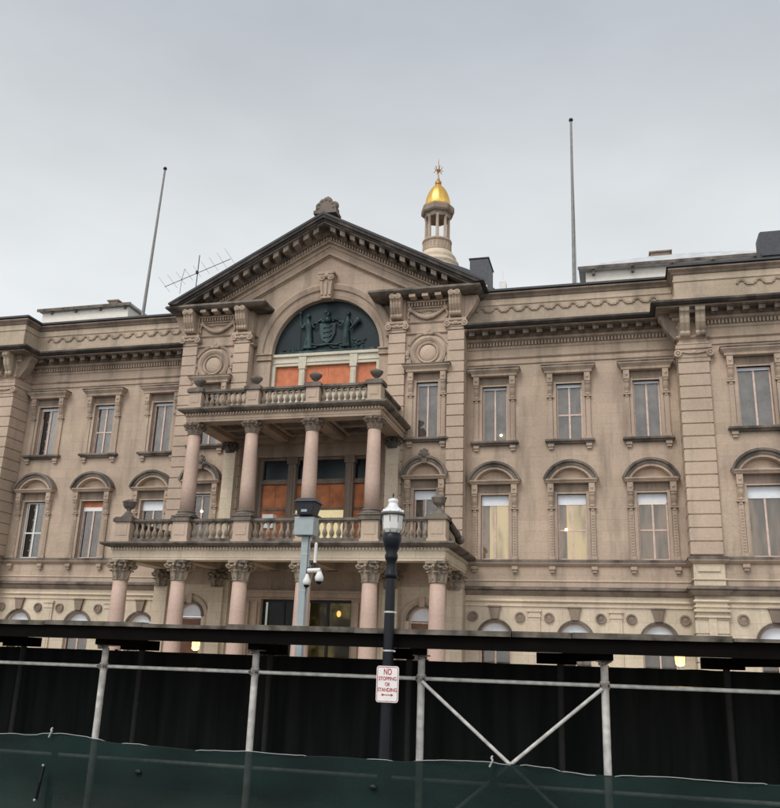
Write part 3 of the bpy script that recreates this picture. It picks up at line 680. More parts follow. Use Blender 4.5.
# ---------- pediment
SL = .537; XE = 8.15; ZT = 24.05; ca = math.cos(math.atan(SL))
def rake(mb, o0, o1, yf, yb, zmin=19.6, xe=XE):
    for sg in (-1, 1):
        x1 = xe; top = lambda x: ZT-SL*x-o0; bot = lambda x: ZT-SL*x-o1
        pts = [(0, bot(0)), (0, top(0))]
        xt = min(x1, (ZT-o0-zmin)/SL); xb = min(x1, (ZT-o1-zmin)/SL)
        pts += [(xt, top(xt))]
        if xb < xt-1e-3:
            if xt >= x1-1e-6 and top(xt) > zmin+1e-3: pts.append((xt, zmin))
            pts.append((xb, bot(xb)))
        else: pts.append((xb, bot(xb)))
        mb.prism_xz([(PX+sg*x, z) for x, z in pts], yf, yb)
m = MB(); rake(m, 0, .13, -1.82, 8); m.obj('gable_roof', 'slate', H)
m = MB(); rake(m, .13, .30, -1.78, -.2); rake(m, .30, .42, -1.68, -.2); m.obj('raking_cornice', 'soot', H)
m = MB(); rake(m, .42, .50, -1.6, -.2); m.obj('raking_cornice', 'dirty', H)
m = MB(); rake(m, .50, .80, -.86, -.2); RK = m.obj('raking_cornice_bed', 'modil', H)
for sg in (-1, 1):
    n_ = 14
    for i in range(n_):
        x = .45+i*(7.25-.45)/(n_-1); w2 = .15*ca; pts = []
        for dx, o in ((-w2, .78), (w2, .78), (w2, .5), (-w2, .5)): pts.append((PX+sg*(x+dx), ZT-SL*(x+dx)-o))
        if min(p[1] for p in pts) > 19.62: MB().prism_xz(pts, -1.5, -.86).obj('modillion', 'modil', RK)
m = MB()
for sg in (-1, 1):
    for i in range(46):
        x = .12+i*.145; pts = []
        for dx, o in ((-.04, 1.0), (.04, 1.0), (.04, .82), (-.04, .82)): pts.append((PX+sg*(x+dx), ZT-SL*(x+dx)-o))
        if min(p[1] for p in pts) > 19.65: m.prism_xz(pts, -.74, -.6)
rake(m, .8, 1.02, -.64, -.2); rake(m, 1.02, 1.1, -.7, -.2); rake(m, 1.1, 1.3, -.5, -.2); m.obj('dentil_course', 'trim', H)
m = MB(); rake(m, 1.3, 1.62, -.44, -.2); rake(m, 1.62, 1.74, -.52, -.2); rake(m, 1.74, 1.8, -.38, -.2); m.obj('tympanum_moulding', 'trim', H)
# acroterion at the apex
m = MB(); ax = PX+.05; m.box(ax-.6, ax+.6, -1.75, -.9, 24.0, 24.18); m.prism_xz([(ax-.55, 24.18), (ax+.55, 24.18), (ax+.5, 24.5), (ax+.25, 24.85), (ax-.25, 24.85), (ax-.5, 24.5)], -1.65, -1.0)
m.ball((ax-.38, -1.4, 24.55), .24, (1, .9, 1)); m.ball((ax+.38, -1.4, 24.55), .24, (1, .9, 1)); m.ball((ax, -1.4, 24.8), .28, (1, .8, 1)); m.lathe((ax, -1.35, 24.95), [(.16, -.05), (.2, .02), (.11, .1), (.03, .2)], 12)
for i in range(7):
    aa = math.pi*i/6; m.ball((ax+.42*math.cos(aa), -1.6, 24.35+.45*math.sin(aa)), .1)
m.obj('acroterion', 'dirty', H)
# keystone of the arch
m = MB(); m.prism_xz([(PX-.26, 19.8), (PX+.26, 19.8), (PX+.38, 21.1), (PX-.38, 21.1)], -.72, -.2)
for dx in (-.2, 0, .2): m.prism_xz([(PX+dx-.05, 19.95), (PX+dx+.05, 19.95), (PX+dx*1.3+.05, 20.7), (PX+dx*1.3-.05, 20.7)], -.79, -.7)
for dx in (-.24, .24): m.arch(PX+dx, 20.9, [(.001, -.86), (.06, -.84), (.07, -.8), (.1, -.84), (.17, -.82), (.17, -.6), (.001, -.6)], 0, 2*math.pi, 14)
m.ball((PX, -.78, 21.0), .15, (1, .7, 1)); m.box(PX-.42, PX+.42, -.85, -.2, 21.08, 21.2); m.obj('keystone', 'trim', H)
# ---------- bronze relief with shield and two supporters
K = 40; pts = [(PX+(AR-.01)*math.cos(math.pi*i/K), ACZ+(AR-.01)*math.sin(math.pi*i/K)) for i in range(K+1)]
RP = MB().prism_xz(pts, -.02, .08).obj('bronze_relief', 'bronze', H)
def figure(x, flip, staff):
    f = MB(); y = -.1; z0 = ACZ+.28
    # draped body: stacked smooth sections
    secs = [(0, .26, .12), (.12, .24, .13), (.45, .2, .13), (.8, .17, .12), (.98, .15, .11), (1.12, .19, .13), (1.32, .2, .13), (1.46, .17, .11), (1.54, .07, .07), (1.62, .065, .07)]
    v = []; f_ = []; n_ = 14
    for i, (z, rx, ry) in enumerate(secs):
        sway = .05*math.sin(z*2.4)*flip
        for k in range(n_):
            a = 2*math.pi*k/n_; fold = 1+.08*math.sin(a*5+z*3) if z < 1 else 1
            v.append((x+sway+rx*fold*math.cos(a), y+ry*fold*math.sin(a), z0+z))
    for i in range(len(secs)-1):
        for k in range(n_): a, b = i*n_+k, i*n_+(k+1) % n_; f_.append((a, b, b+n_, a+n_))
    f.add(v, f_, True)
    hx = x+.05*math.sin(1.62*2.4)*flip
    f.ball((hx, y-.01, z0+1.74), .1, (.9, 1, 1.2)); f.ball((hx, y+.03, z0+1.79), .115, (1, .9, 1))
    sh = z0+1.4
    f.tube((x+flip*.17, y, sh), (x+flip*.3, y-.06, sh-.3), .06, 8, .045); f.tube((x+flip*.3, y-.06, sh-.3), (x+flip*.52, y-.06, sh-.16), .045, 8, .035); f.ball((x+flip*.54, y-.06, sh-.15), .05)
    f.tube((x-flip*.17, y, sh), (x-flip*.32, y-.05, sh-.28), .06, 8, .045)
    if staff:
        f.tube((x-flip*.32, y-.05, sh-.28), (x-flip*.42, y-.08, sh+.05), .045, 8, .035); f.tube((x-flip*.43, y-.08, z0-.1), (x-flip*.45, y-.08, z0+2.0), .022, 8); f.ball((x-flip*.45, y-.08, z0+1.95), .09, (1, .8, 1.2))
    else:
        f.tube((x-flip*.32, y-.05, sh-.28), (x-flip*.2, y-.12, sh-.5), .045, 8, .04)
        for i in range(6): f.ball((x-flip*(.18+.08*i), y-.1, sh-.55+.1*i), .05+.022*i, (1, .8, 1), 10, 6)
    f.ball((x, y-.06, z0+.35), .12, (.7, .8, 2.2), rot=Matrix.Rotation(.25*flip, 3, 'Y'))
    f.obj('relief_figure', 'bronze_hi', RP)
figure(PX-1.05, 1, True); figure(PX+1.0, -1, False)
f = MB(); sx0, sz = PX-.02, ACZ+1.1
f.prism_xz([(sx0-.42, sz+.5), (sx0+.42, sz+.5), (sx0+.42, sz-.05), (sx0+.25, sz-.4), (sx0, sz-.58), (sx0-.25, sz-.4), (sx0-.42, sz-.05)], -.12, 0)
for i in range(3):
    z = sz+.28-i*.26; f.box(sx0-.22, sx0+.16, -.16, -.11, z-.02, z+.025); f.tube((sx0+.1, -.15, z), (sx0+.24, -.15, z+.08), .018, 6); f.tube((sx0-.1, -.15, z), (sx0-.2, -.15, z-.07), .018, 6)
f.obj('relief_shield', 'bronze_hi', RP)
f = MB(); f.lathe((sx0, -.1, sz+.52), [(.17, 0), (.2, .08), (.2, .2), (.13, .3)], 12)
f.ball((sx0, -.1, sz+.98), .1, (.9, 1, 1.7), rot=Matrix.Rotation(.3, 3, 'Y')); f.ball((sx0-.1, -.14, sz+1.1), .08, (1.7, .8, .9), rot=Matrix.Rotation(-.5, 3, 'Y'))
for s2 in (-1, 1):
    for i in range(5): f.ball((sx0+s2*(.26+.12*i), -.08, sz+.62+.09*math.sin(i*1.3)), .09, (1, .6, .9), 8, 6)
f.obj('relief_crest', 'bronze_hi', RP)
f = MB(); f.path([(sx0-1.0, -.08, sz-.52), (sx0-.5, -.09, sz-.68), (sx0, -.1, sz-.62), (sx0+.5, -.09, sz-.68), (sx0+1.0, -.08, sz-.5)], .06, 8); f.box(PX-2.5, PX+2.5, -.16, -.02, ACZ+.02, ACZ+.16); 
for i in range(26):
    f.ball((PX+random.uniform(-2.4, 2.4), -.05, ACZ+.18+random.uniform(0, .2)), random.uniform(.05, .12), (1.5, .6, .7), 8, 5)
for i in range(14): f.ball((PX+1.6+random.uniform(-.3, .5), -.03, ACZ+.55+random.uniform(-.1, .15)), random.uniform(.04, .09), (1.3, .5, .8), 8, 5)
f.obj('relief_scroll', 'bronze_hi', RP)
# ---------- glazed screen under the relief: pale entablature, orange boards, mullions
m = MB(); m.box(PX-AR+.01, PX+AR-.01, -.2, .05, 16.45, 16.92); m.box(PX-AR+.01, PX+AR-.01, -.3, .05, 16.92, 17.07); m.box(PX-AR+.01, PX+AR-.01, -.24, .05, 16.6, 16.66)
for cx in (-1.0, 1.67):
    m.box(cx-.2, cx+.2, -.27, .0, 16.42, 16.91); m.box(cx-.14, cx+.14, -.26, -.0, 15.22, 16.25); m.box(cx-.18, cx+.18, -.3, 0, 16.25, 16.42); m.box(cx-.08, cx+.08, -.29, -.2, 15.35, 16.1)
for cx in (PX-AR+.1, PX+AR-.1): m.box(cx-.09, cx+.09, -.22, .0, 12.9, 16.45)
m.box(PX-AR+.2, PX+AR-.2, -.3, 0, 15.05, 15.2); m.box(PX-AR+.2, PX+AR-.2, -.2, 0, 12.9, 15.04)
for cx in (-1.9, -1.0, -.1, .8, 1.67, 2.5): m.box(cx-.14, cx+.14, -.26, -.19, 13.1, 14.9)
m.obj('window_screen', 'pale', H, bevel=.01)
def sheets(a, b, y0, y1, z0, z1, mat, w=.9):
    n_ = max(1, round((b-a)/w)); m = MB()
    m.box(a, b, y0+.03, y1, z0, z1)
    for i in range(n_):
        p, q = a+(b-a)*i/n_, a+(b-a)*(i+1)/n_; dy = random.uniform(0, .008)
        m.box(p+.006, q-.006, y0+dy, y0+.029, z0+.006, z1-.006)
        for zz in (z0+.06, (z0+z1)/2, z1-.06):
            for xx in (p+.05, q-.05): m.box(xx-.012, xx+.012, y0-.006+dy, y0+dy-.001, zz-.012, zz+.012)
    return m.obj('orange_board', mat, H)
# ---------- 2nd floor porch back wall openings
for a, b in ((PX-AR+.2, -1.145), (-.855, 1.525), (1.815, PX+AR-.2)): sheets(a, b, -.05, .03, 15.21, 16.44, 'orange', 1.2)
m = MB()
m.box(-2.95, 3.1, -.12, .15, 10.45, 10.62); m.box(-2.95, 3.1, -.12, .15, 11.62, 11.75); m.box(-2.95, -2.72, -.1, .15, 7, 11.62); m.box(2.87, 3.1, -.1, .15, 7, 11.62)
for cx in (-1.15, 1.75): m.box(cx-.2, cx+.2, -.3, .15, 7, 11.4); m.box(cx-.26, cx+.26, -.36, .1, 11.4, 11.75); m.box(cx-.1, cx+.1, -.34, -.3, 7.3, 11.2)
for a, b in ((-2.72, -1.35), (-.95, 1.55), (1.95, 2.87)): m.box(a, b, -.04, .1, 9.2, 9.32); m.box(a, b, -.03, .1, 10.62, 10.7)
m.obj('porch_screen', 'worn', H, bevel=.01)
for a, b in ((-2.72, -1.35), (-.95, 1.55), (1.95, 2.87)):
    MB().box(a, b, .08, .12, 10.6, 11.7).obj('transom_glass', plain('teal_dark', (.002, .012, .015), .25, spec=.3), H)
    sheets(a, b, .02, .08, 9.32, 10.45, 'orange2')
for a, b, mt in ((-2.72, -1.35, 'orange2'), (-.95, -.35, 'lit_pale'), (.15, 1.55, 'lit_pale'), (-.35, .15, 'orange2'), (1.95, 2.87, 'orange2')): MB().box(a, b, .02, .08, 7, 9.2).obj('lower_board', mt, H)
MB().box(-2.95, 3.1, .3, .34, 6.9, 11.8).obj('porch_room', 'dark', H)
MB().box(-1.95, -1.4, -1.6, -1.2, 8.1, 8.75).obj('white_cabinet', 'white', H, bevel=.02)
# ---------- ground floor doors
m = MB(); m.box(-2.25, 2.15, -.02, .1, 4.9, 5.02)
for x in (-2.2, -1.2, -.15, .95, 2.1): m.box(x-.06, x+.06, -.02, .1, .9, 4.9)
m.box(-2.14, 2.04, -.01, .08, 3.1, 3.22); D = m.obj('entrance_doors', 'black', H)
MB().box(-2.2, 2.1, .03, .035, .9, 4.9).obj('door_glass', M['glassdark'], D)
MB().box(-2.2, -.15, .5, .55, .9, 4.95).obj('dark_lobby', plain('lobby_dark', (.018, .016, .012), .8), D)
MB().box(-.1, 2.1, .5, .55, .9, 4.95).obj('lit_lobby', glow('lobby_lit', (.10, .085, .05), (.55, .42, .16), .42, .7, .03, .4, (1, 1, 1)), D)
MB().ball((1.35, .4, 4.45), .1, (1, 1, 1.4)).obj('lobby_lamp', 'bulbglow', D)
m = MB()
for x in (-2.9, -2.5, 2.4, 2.8): m.box(x-.12, x+.12, -.42, -.28, .8, 4.9)
m.box(-3.2, 3.1, -.5, -.28, 5.1, 5.3); m.box(-3.3, 3.2, -.6, -.28, 5.3, 5.4); m.obj('door_surround', 'trim', H)
# ---------- portico
m = MB(); m.box(-7.6, 7.6, -5.3, -.8, 0, .8)
for i in range(5): m.box(-7.6, 7.6, -5.3-.32*(i+1), -5.3-.32*i, 0, .8-.15*(i+1)+.001)
m.obj('porch_podium', 'low', H)
YC = -4.65
def portico_entab(hx, yf, z0, z1, outw, name, deck_top, inner=.7, wing=0.0):
    P = [(-hx, wing), (-hx, yf), (hx, yf), (hx, wing)]
    m = MB(); m.sweep(P, [(.03, z1-.3), (.05, z1-.36), (0, z1-.37), (0, z0+.1), (-.02, z0+.1), (-.02, z0)], inner)
    dz = z1-.335
    def dn(p, q):
        L_ = math.dist(p, q); n_ = int(L_/.14); ux, uy = (q[0]-p[0])/L_, (q[1]-p[1])/L_; nx, ny = uy, -ux
        for i in range(n_):
            t = (i+.5)*L_/n_; x, y = p[0]+ux*t, p[1]+uy*t
            pts = [(x+ux*a+nx*b, y+uy*a+ny*b) for a, b in ((-.035, 0), (.035, 0), (.035, .1), (-.035, .1))]
            m.add([(a, b, dz) for a, b in pts]+[(a, b, dz+.1) for a, b in pts], [(0,3,2,1),(4,5,6,7),(0,1,5,4),(1,2,6,5),(2,3,7,6),(3,0,4,7)])
    for p, q in zip(P[:-1], P[1:]): dn(p, q)
    m.sweep(P, [(.03, dz+.11), (.03, dz-.01)], inner)
    e = m.obj(name+'_entablature', 'low' if hx > 5 else 'trim', H)
    m = MB(); m.sweep(P, [(outw*.5, z1), (outw, z1-.03), (outw*1.03, z1-.1), (outw*.8, z1-.16), (outw*.55, z1-.2), (.1, z1-.22)], inner)
    m.obj(name+'_cornice', 'dirty', H)
    m = MB(); m.box(-hx+inner, hx-inner, yf+inner, -.3, z1-.34, z1-.02); m.obj(name+'_floor', 'dirty', H)
    m = MB()
    return e
portico_entab(7.35, -5.0, 6.25, 7.0, .42, 'porch', 7.0)
portico_entab(4.5, -4.95, 12.32, 12.93, .32, 'balcony', 12.93)
m = MB()
for x in (-7.0, -4.23, -1.4, 1.4, 4.23, 7.0): m.box(x-.28, x+.28, -4.3, -.8, 6.26, 6.6)
m.box(-6.65, 6.65, -1.1, -.82, 6.26, 6.64); m.obj('porch_ceiling_beams', 'trim', H)
m = MB()
for x in (-4.17, -1.4, 1.4, 4.17): m.box(x-.26, x+.26, -4.25, -.8, 12.33, 12.62)
m.box(-3.6, 3.6, -.9, -.3, 12.33, 12.6)
for x in (-2.8, 0, 2.8):
    for dx in (-.9, .9): m.box(x+dx-.07, x+dx+.07, -4.2, -1.0, 12.5, 12.6)
    for yy in (-3.9, -2.6, -1.3): m.box(x-.83, x+.83, yy-.07, yy+.07, 12.5, 12.6)
m.obj('balcony_ceiling_beams', 'trim', H)

def corinthian(r, h, w):
    """capital mesh about origin, bell from z=0 to h"""
    q = MB(); q.lathe((0,0,0), [(r*1.12, -.06), (r*1.14, -.02), (r*1.0, 0), (r*.98, .05*h), (r*1.0, .5*h), (r*1.15, .75*h), (r*1.35, .86*h)], 20)
    # abacus with concave sides
    pts = []
    for k in range(4):
        a = math.pi/4+k*math.pi/2
        for d, rr_ in ((-.09, w*1.3), (.09, w*1.3)): pts.append((rr_*math.cos(a+d), rr_*math.sin(a+d)))
        for d in (.3, math.pi/4, math.pi/2-.3): pts.append((w*(1.12 if d != math.pi/4 else .92)*math.cos(a+d)*(1), w*(1.12 if d != math.pi/4 else .92)*math.sin(a+d)))
    v = [(x, y, .86*h) for x, y in pts]+[(x*1.04, y*1.04, h) for x, y in pts]; n_ = len(pts)
    q.add(v, [tuple(range(n_-1, -1, -1)), tuple(range(n_, 2*n_))]+[(i, (i+1)%n_, (i+1)%n_+n_, i+n_) for i in range(n_)])
    def leaf(a, z0_, z1_, ww, outr):
        prof = [(0, 0), (.03, .35), (.05, .65), (.12, .88), (.2, .98), (.24, .9), (.2, .82)]
        vv = []; 
        for o, t in prof:
            wz = ww*(1-.35*abs(t-.5)); rr_ = r*1.02+o*outr
            for s_ in (-1, 0, 1): vv.append(((rr_+(.03 if s_ == 0 else 0))*math.cos(a+s_*wz/rr_/2), (rr_+(.03 if s_ == 0 else 0))*math.sin(a+s_*wz/rr_/2), z0_+(z1_-z0_)*t))
        q.add(vv, [(3*i+j, 3*i+j+1, 3*i+j+4, 3*i+j+3) for i in range(len(prof)-1) for j in range(2)])
    for k in range(8): leaf(k*math.pi/4, 0, .48*h, .24*r/.3, .8*r/.3)
    for k in range(8): leaf((k+.5)*math.pi/4, .1*h, .74*h, .2*r/.3, 1.0*r/.3)
    for k in range(4):
        a = math.pi/4+k*math.pi/2; R_ = w*1.15; rot = Matrix.Rotation(a, 3, 'Z'); c = Vector((R_*math.cos(a), R_*math.sin(a), .74*h))
        t = Vector((-math.sin(a), math.cos(a), 0)); prev = None; pts_ = []
        for i in range(14):
            ang = i*.62+math.pi; rad = .15*r/.3*(1-i/17); d = Vector((math.cos(a), math.sin(a), 0)); pts_.append(c-d*(rad*math.cos(ang))*-1*-1+Vector((0,0,1))*rad*math.sin(ang))
        q.path(pts_, .038*r/.3, 6); q.path([Vector((r*1.05*math.cos(a), r*1.05*math.sin(a), .4*h)), Vector((w*.9*math.cos(a), w*.9*math.sin(a), .72*h)), pts_[0]], .04*r/.3, 6)
    for k in range(4):
        a = k*math.pi/2; q.ball((w*1.0*math.cos(a), w*1.0*math.sin(a), .9*h), .07*r/.3, (1, 1, 1), 8, 6)
        for s_ in (-1, 1): q.ball((w*.92*math.cos(a+s_*.25), w*.92*math.sin(a+s_*.25), .74*h), .075*r/.3, (1, 1, 1), 8, 6)
    return q
def column(x, y, z0, z1, r, caph, capw, mat, capmat, plinth):
    q = MB(); h = z1-z0
    q.lathe((0,0,0), [(r, z0), (r*1.0, z0+h*.33), (r*.93, z0+h*.7), (r*.86, z1)], 28)
    c = q.obj('column', mat, H); c.location = (x, y, 0)
    b = MB(); b.lathe((0,0,0), [(r*1.42, z0-.22), (r*1.45, z0-.17), (r*1.38, z0-.12), (r*1.15, z0-.1), (r*1.15, z0-.07), (r*1.28, z0-.04), (r*1.22, z0), (r*1.0, z0+.03)], 24); b.box(-r*1.5, r*1.5, -r*1.5, r*1.5, z0-.22-plinth, z0-.22)
    b.obj('column_base', 'dirty', c)
    k = corinthian(r*.88, caph, capw).obj('capital', capmat, c); k.location = (0, 0, z1)
    return c
c0 = None
for x in (-7.0, -4.23, -1.4, 1.4, 4.23, 7.0): column(x, YC, 1.1, 5.47, .355, .78, .44, 'pink', 'worn2', .1)
for x in (-4.17, -1.4, 1.4, 4.17): column(x, YC, 8.36, 11.83, .315, .49, .33, 'pink', 'worn', .06)
# antae against the wall
for x in (-7.0, -4.15, 4.15, 7.0): MB().box(x-.34, x+.34, -1.15, -.9, 1.1, 5.5).box(x-.42, x+.42, -1.24, -.9, .8, 1.1).obj('wall_pilaster', 'low', H)
for x in (-7.0, -4.15, 4.15, 7.0):
    q = corinthian(.3, .72, .36).obj('pilaster_capital', 'worn2', H); q.location = (x, -1.0, 5.52)
for x in (-4.05, 4.05): MB().box(x-.3, x+.3, -1.2, -.9, 7.0, 11.9).obj('wall_pilaster', 'low', H)
for x in (-4.05, 4.05):
    q = corinthian(.26, .44, .3).obj('pilaster_capital', 'dirty', H); q.location = (x, -1.05, 11.88)
# balustrades
def baluster_mesh(h):
    q = MB(); q.box(-.075, .075, -.075, .075, 0, .06*h*1.2); q.box(-.075, .075, -.075, .075, h*.93, h)
    q.lathe((0,0,0), [(.06, .06*h), (.055, .1*h), (.09, .2*h), (.115, .32*h), (.105, .42*h), (.06, .6*h), (.046, .72*h), (.06, .78*h), (.05, .82*h), (.075, .88*h), (.07, .93*h)], 12); return q
def balustrade(xs, yline, ywall, z0, zr, pw, name, base_h):
    h0 = z0+base_h; h1 = zr-.17
    m = MB(); x0, x1 = xs[0], xs[-1]
    segs = [((a+pw/2, yline), (b-pw/2, yline)) for a, b in zip(xs[:-1], xs[1:])]
    for sg, x in ((-1, x0), (1, x1)): segs.append(((x, yline+pw/2), (x, ywall)))
    for (ax, ay), (bx, by) in segs:
        if ay == by: m.box(ax, bx, ay-.16, ay+.16, z0, h0)
        else: m.box(ax-.16, ax+.16, ay, by, z0, h0)
    B = m.obj(name, 'dirty', H)
    m = MB()
    for (ax, ay), (bx, by) in segs:
        if ay == by: m.box(ax, bx, ay-.13, ay+.13, h1, h1+.06); m.box(ax, bx, ay-.18, ay+.18, h1+.06, zr)
        else: m.box(ax-.13, ax+.13, ay, by, h1, h1+.06); m.box(ax-.18, ax+.18, ay, by, h1+.06, zr)
    m.obj('rail', 'dirty', B, bevel=.012)
    bm_ = baluster_mesh(h1-h0); src = None
    for (ax, ay), (bx, by) in segs:
        L_ = math.dist((ax, ay), (bx, by)); n_ = int(L_/.265)
        for i in range(n_):
            t = (i+.5)/n_; p = (ax+(bx-ax)*t, ay+(by-ay)*t, h0)
            if src is None: src = bm_.obj('baluster', 'worn2', B); src.location = p
            else: inst(src, p, B)
    for x in xs:
        q = MB(); q.box(x-pw/2, x+pw/2, yline-pw/2, yline+pw/2, z0+.12, zr-.14); q.box(x-pw/2-.05, x+pw/2+.05, yline-pw/2-.05, yline+pw/2+.05, z0, z0+.12)
        q.box(x-pw/2+.12, x+pw/2-.12, yline-pw/2-.02, yline+pw/2+.02, z0+.3, zr-.28)
        p = q.obj('pedestal', 'pier', B, bevel=.01)
        q = MB(); q.box(x-pw/2-.09, x+pw/2+.09, yline-pw/2-.09, yline+pw/2+.09, zr-.14, zr+.03); q.box(x-pw/2-.03, x+pw/2+.03, yline-pw/2-.03, yline+pw/2+.03, zr+.03, zr+.09)
        q.obj('pedestal_cap', 'dirty', B, bevel=.015)
    return B
B1 = balustrade([-7.0, -4.23, -1.4, 1.4, 4.23, 7.0], YC, -.05, 7.0, 8.02, .72, 'porch_balustrade', .18)
B2 = balustrade([-4.17, -1.4, 1.4, 4.17], YC, -.85, 12.93, 13.84, .6, 'balcony_balustrade', .14)
def urn(x, y, z, s, par):
    q = MB(); q.lathe((x, y, z), [(.36*s, 0), (.36*s, .06*s), (.33*s, .1*s), (.2*s, .26*s), (.12*s, .36*s), (.1*s, .42*s), (.15*s, .45*s), (.13*s, .48*s), (.24*s, .54*s), (.33*s, .66*s), (.35*s, .8*s), (.39*s, .84*s), (.38*s, .89*s), (.28*s, .93*s), (.14*s, 1.0*s), (.02*s, 1.03*s)], 20); q.obj('urn', 'dirty', par)
for x in (-7.0, 7.0): urn(x, YC, 8.1, .82, B1)
for x in (-4.17, -1.4, 1.4, 4.17):
    q = MB(); q.lathe((x, YC, 13.92), [(.16, 0), (.09, .08), (.07, .13), (.16, .2), (.27, .34), (.29, .42), (.24, .45), (.1, .52), (.02, .54)], 18); q.obj('urn', 'dirty', B2)
# scrolls ending the side rails at the wall
q = MB(); 
for sg in (-1, 1): q = MB(); q.path([(sg*7.3, -4.0, 7.9), (sg*7.5, -3.2, 7.5), (sg*7.45, -2.6, 7.35)], .14, 8); q.ball((sg*7.47, -2.5, 7.42), .2); q.obj('balustrade_scroll', 'dirty', B1)
# ---------- roofs and rooftop plant
m = MB()
m.box(-30, -7.3, .5, 14, 18.6, 18.7); m.box(7.3, 30, .5, 14, 18.6, 18.7)
m.obj('roof', 'slate', H); ROOF = m = None
R0 = MB().box(-7.3, 7.3, .2, 14, 19.0, 19.1).obj('roof', 'slate', H)
MB().box(-7.28, -7.2, .0, 8, 17, 19.7).box(7.2, 7.28, 0, 8, 17, 19.7).obj('return_wall', 'wall', H)
def hip(mb, x0, x1, y0, y1, z0, z1, ins): mb.add([(x0,y0,z0),(x1,y0,z0),(x1,y1,z0),(x0,y1,z0),(x0+ins,(y0+y1)/2,z1),(x1-ins,(y0+y1)/2,z1)], [(0,1,5,4),(2,3,4,5),(0,4,3),(1,2,5),(0,3,2,1)])
# left roof monitor
m = MB(); m.box(-24.3, -17.6, 9.4, 13.5, 18.7, 24.95); a = m.obj('roof_monitor', 'cream', H)
m = MB(); m.box(-24.55, -17.35, 9.15, 13.75, 24.98, 25.12); hip(m, -24.55, -17.35, 9.15, 13.75, 25.12, 26.0, 2.6)
m.obj('monitor_roof', 'metalroof', a)
m = MB(); m.box(-24.6, -17.3, 9.1, 9.15, 24.93, 25.13)
for i in range(4): m.box(-23.6+i*1.9, -23.46+i*1.9, 9.2, 9.38, 24.78, 24.97)
m.obj('monitor_eave', 'dirty', a)
m = MB(); m.box(-20.3, -19.6, 11.0, 11.9, 25.9, 26.2); m.box(-20.4, -19.5, 10.9, 12.0, 26.2, 26.28); m.obj('roof_vent', 'worn', a)
m = MB(); m.box(12.6, 23.8, 11.4, 17, 18.7, 25.8); a = m.obj('roof_monitor', 'cream', H)
m = MB(); m.box(12.2, 24.2, 11.0, 17.4, 25.8, 25.995); hip(m, 12.2, 24.2, 11.0, 17.4, 26.0, 27.9, 4.6)
m.obj('monitor_roof', 'metalroof', a)
m = MB(); m.box(12.15, 24.3, 10.95, 11.0, 25.78, 25.98)
for i in range(5): m.box(13.0+i*2.3, 13.16+i*2.3, 11.1, 11.38, 25.5, 25.78)
m.obj('monitor_eave', 'dirty', a)
m = MB(); m.box(16.6, 17.8, 13.9, 14.8, 27.6, 27.95); m.box(16.5, 17.9, 13.8, 14.9, 27.95, 28.03); m.obj('roof_vent', 'worn', a)
m = MB(); m.box(6.75, 7.75, 3.6, 5.4, 18.6, 23.4); m.box(6.7, 7.8, 3.55, 5.45, 23.4, 23.46); m.obj('chimney', 'hvac', H, bevel=.01)
m = MB(); m.box(21.5, 24.5, 4.5, 6.2, 18.7, 22.6); m.obj('plant_base', 'metalroof', H)
m = MB(); m.prism_xz([(21.42, 22.75), (21.5, 22.62), (24.5, 22.62), (24.5, 23.93), (21.5, 23.93), (21.42, 23.85)], 4.3, 5.4); m.obj('roof_plant', 'hvac', H)
m = MB(); m.box(8.25, 8.62, 4.2, 4.6, 18.7, 22.2); m.lathe((8.43, 4.4, 22.2), [(.19, 0), (.15, .12), (.04, .16), (.025, .8)], 10); m.obj('roof_stack', 'white', H)
m = MB(); m.path([(7.35, -.6, 19.7), (8.3, -.4, 19.9)], .08); m.obj('roof_flashing', 'white', H)
m = MB(); m.box(-7.75, -7.55, .3, .5, 19.5, 20.3); m.obj('roof_stub', 'pipedark', H)

# ------------------------------------------------------------ domed lantern tower behind
CXW, CYW = -16.85, 78
T = empty('dome_tower', (CXW, CYW, 0), 'gilded dome lantern tower with open stone colonnade rising behind the pediment', 'tower')
m = MB(); m.lathe((0,0,0), [(9, 0), (9, 30), (8.6, 33), (7, 36.5), (4.5, 39), (2.3, 40.3)], 40); m.obj('main_dome', 'slate', T)
m = MB(); m.lathe((0,0,0), [(2.0, 39.0), (2.3, 39.8), (2.35, 40.2), (2.2, 40.3), (2.1, 40.6), (2.25, 40.75), (2.25, 40.95), (2.0, 41.05), (1.9, 41.35), (1.98, 41.5), (1.88, 41.7), (1.65, 41.85), (1.62, 42.1), (1.5, 42.2)], 40)
m.obj('lantern_drum', 'low', T)
m = MB(); m.lathe((0,0,0), [(1.4, 42.15), (1.52, 42.3), (1.44, 42.4), (1.38, 43.2), (1.52, 43.35), (1.5, 43.5)], 24, False)
for k in range(24): a = k*math.pi/12; m.box(1.43*math.cos(a)-.04, 1.43*math.cos(a)+.04, 1.43*math.sin(a)-.04, 1.43*math.sin(a)+.04, 42.5, 43.15)
m.obj('lantern_base', 'trim', T)
for k in range(8):
    a = k*math.pi/4+.2; q = MB(); q.lathe((1.13*math.cos(a), 1.13*math.sin(a), 0), [(.22, 43.5), (.22, 43.65), (.165, 43.7), (.145, 45.95), (.2, 46.05), (.2, 46.2)], 12); q.obj('lantern_column', 'trim', T)
m = MB(); m.lathe((0,0,0), [(.95, 45.95), (1.33, 46.05), (1.38, 46.3), (1.38, 46.45), (1.62, 46.55), (1.74, 46.7), (1.74, 47.15), (1.6, 47.4), (1.2, 47.55), (1.15, 47.65)], 8, False); m.obj('lantern_cornice', 'worn', T)
m = MB(); m.lathe((0,0,0), [(.22, 43.5), (.22, 44.0), (.1, 44.2)], 12); m.obj('lantern_bell', 'black', T)
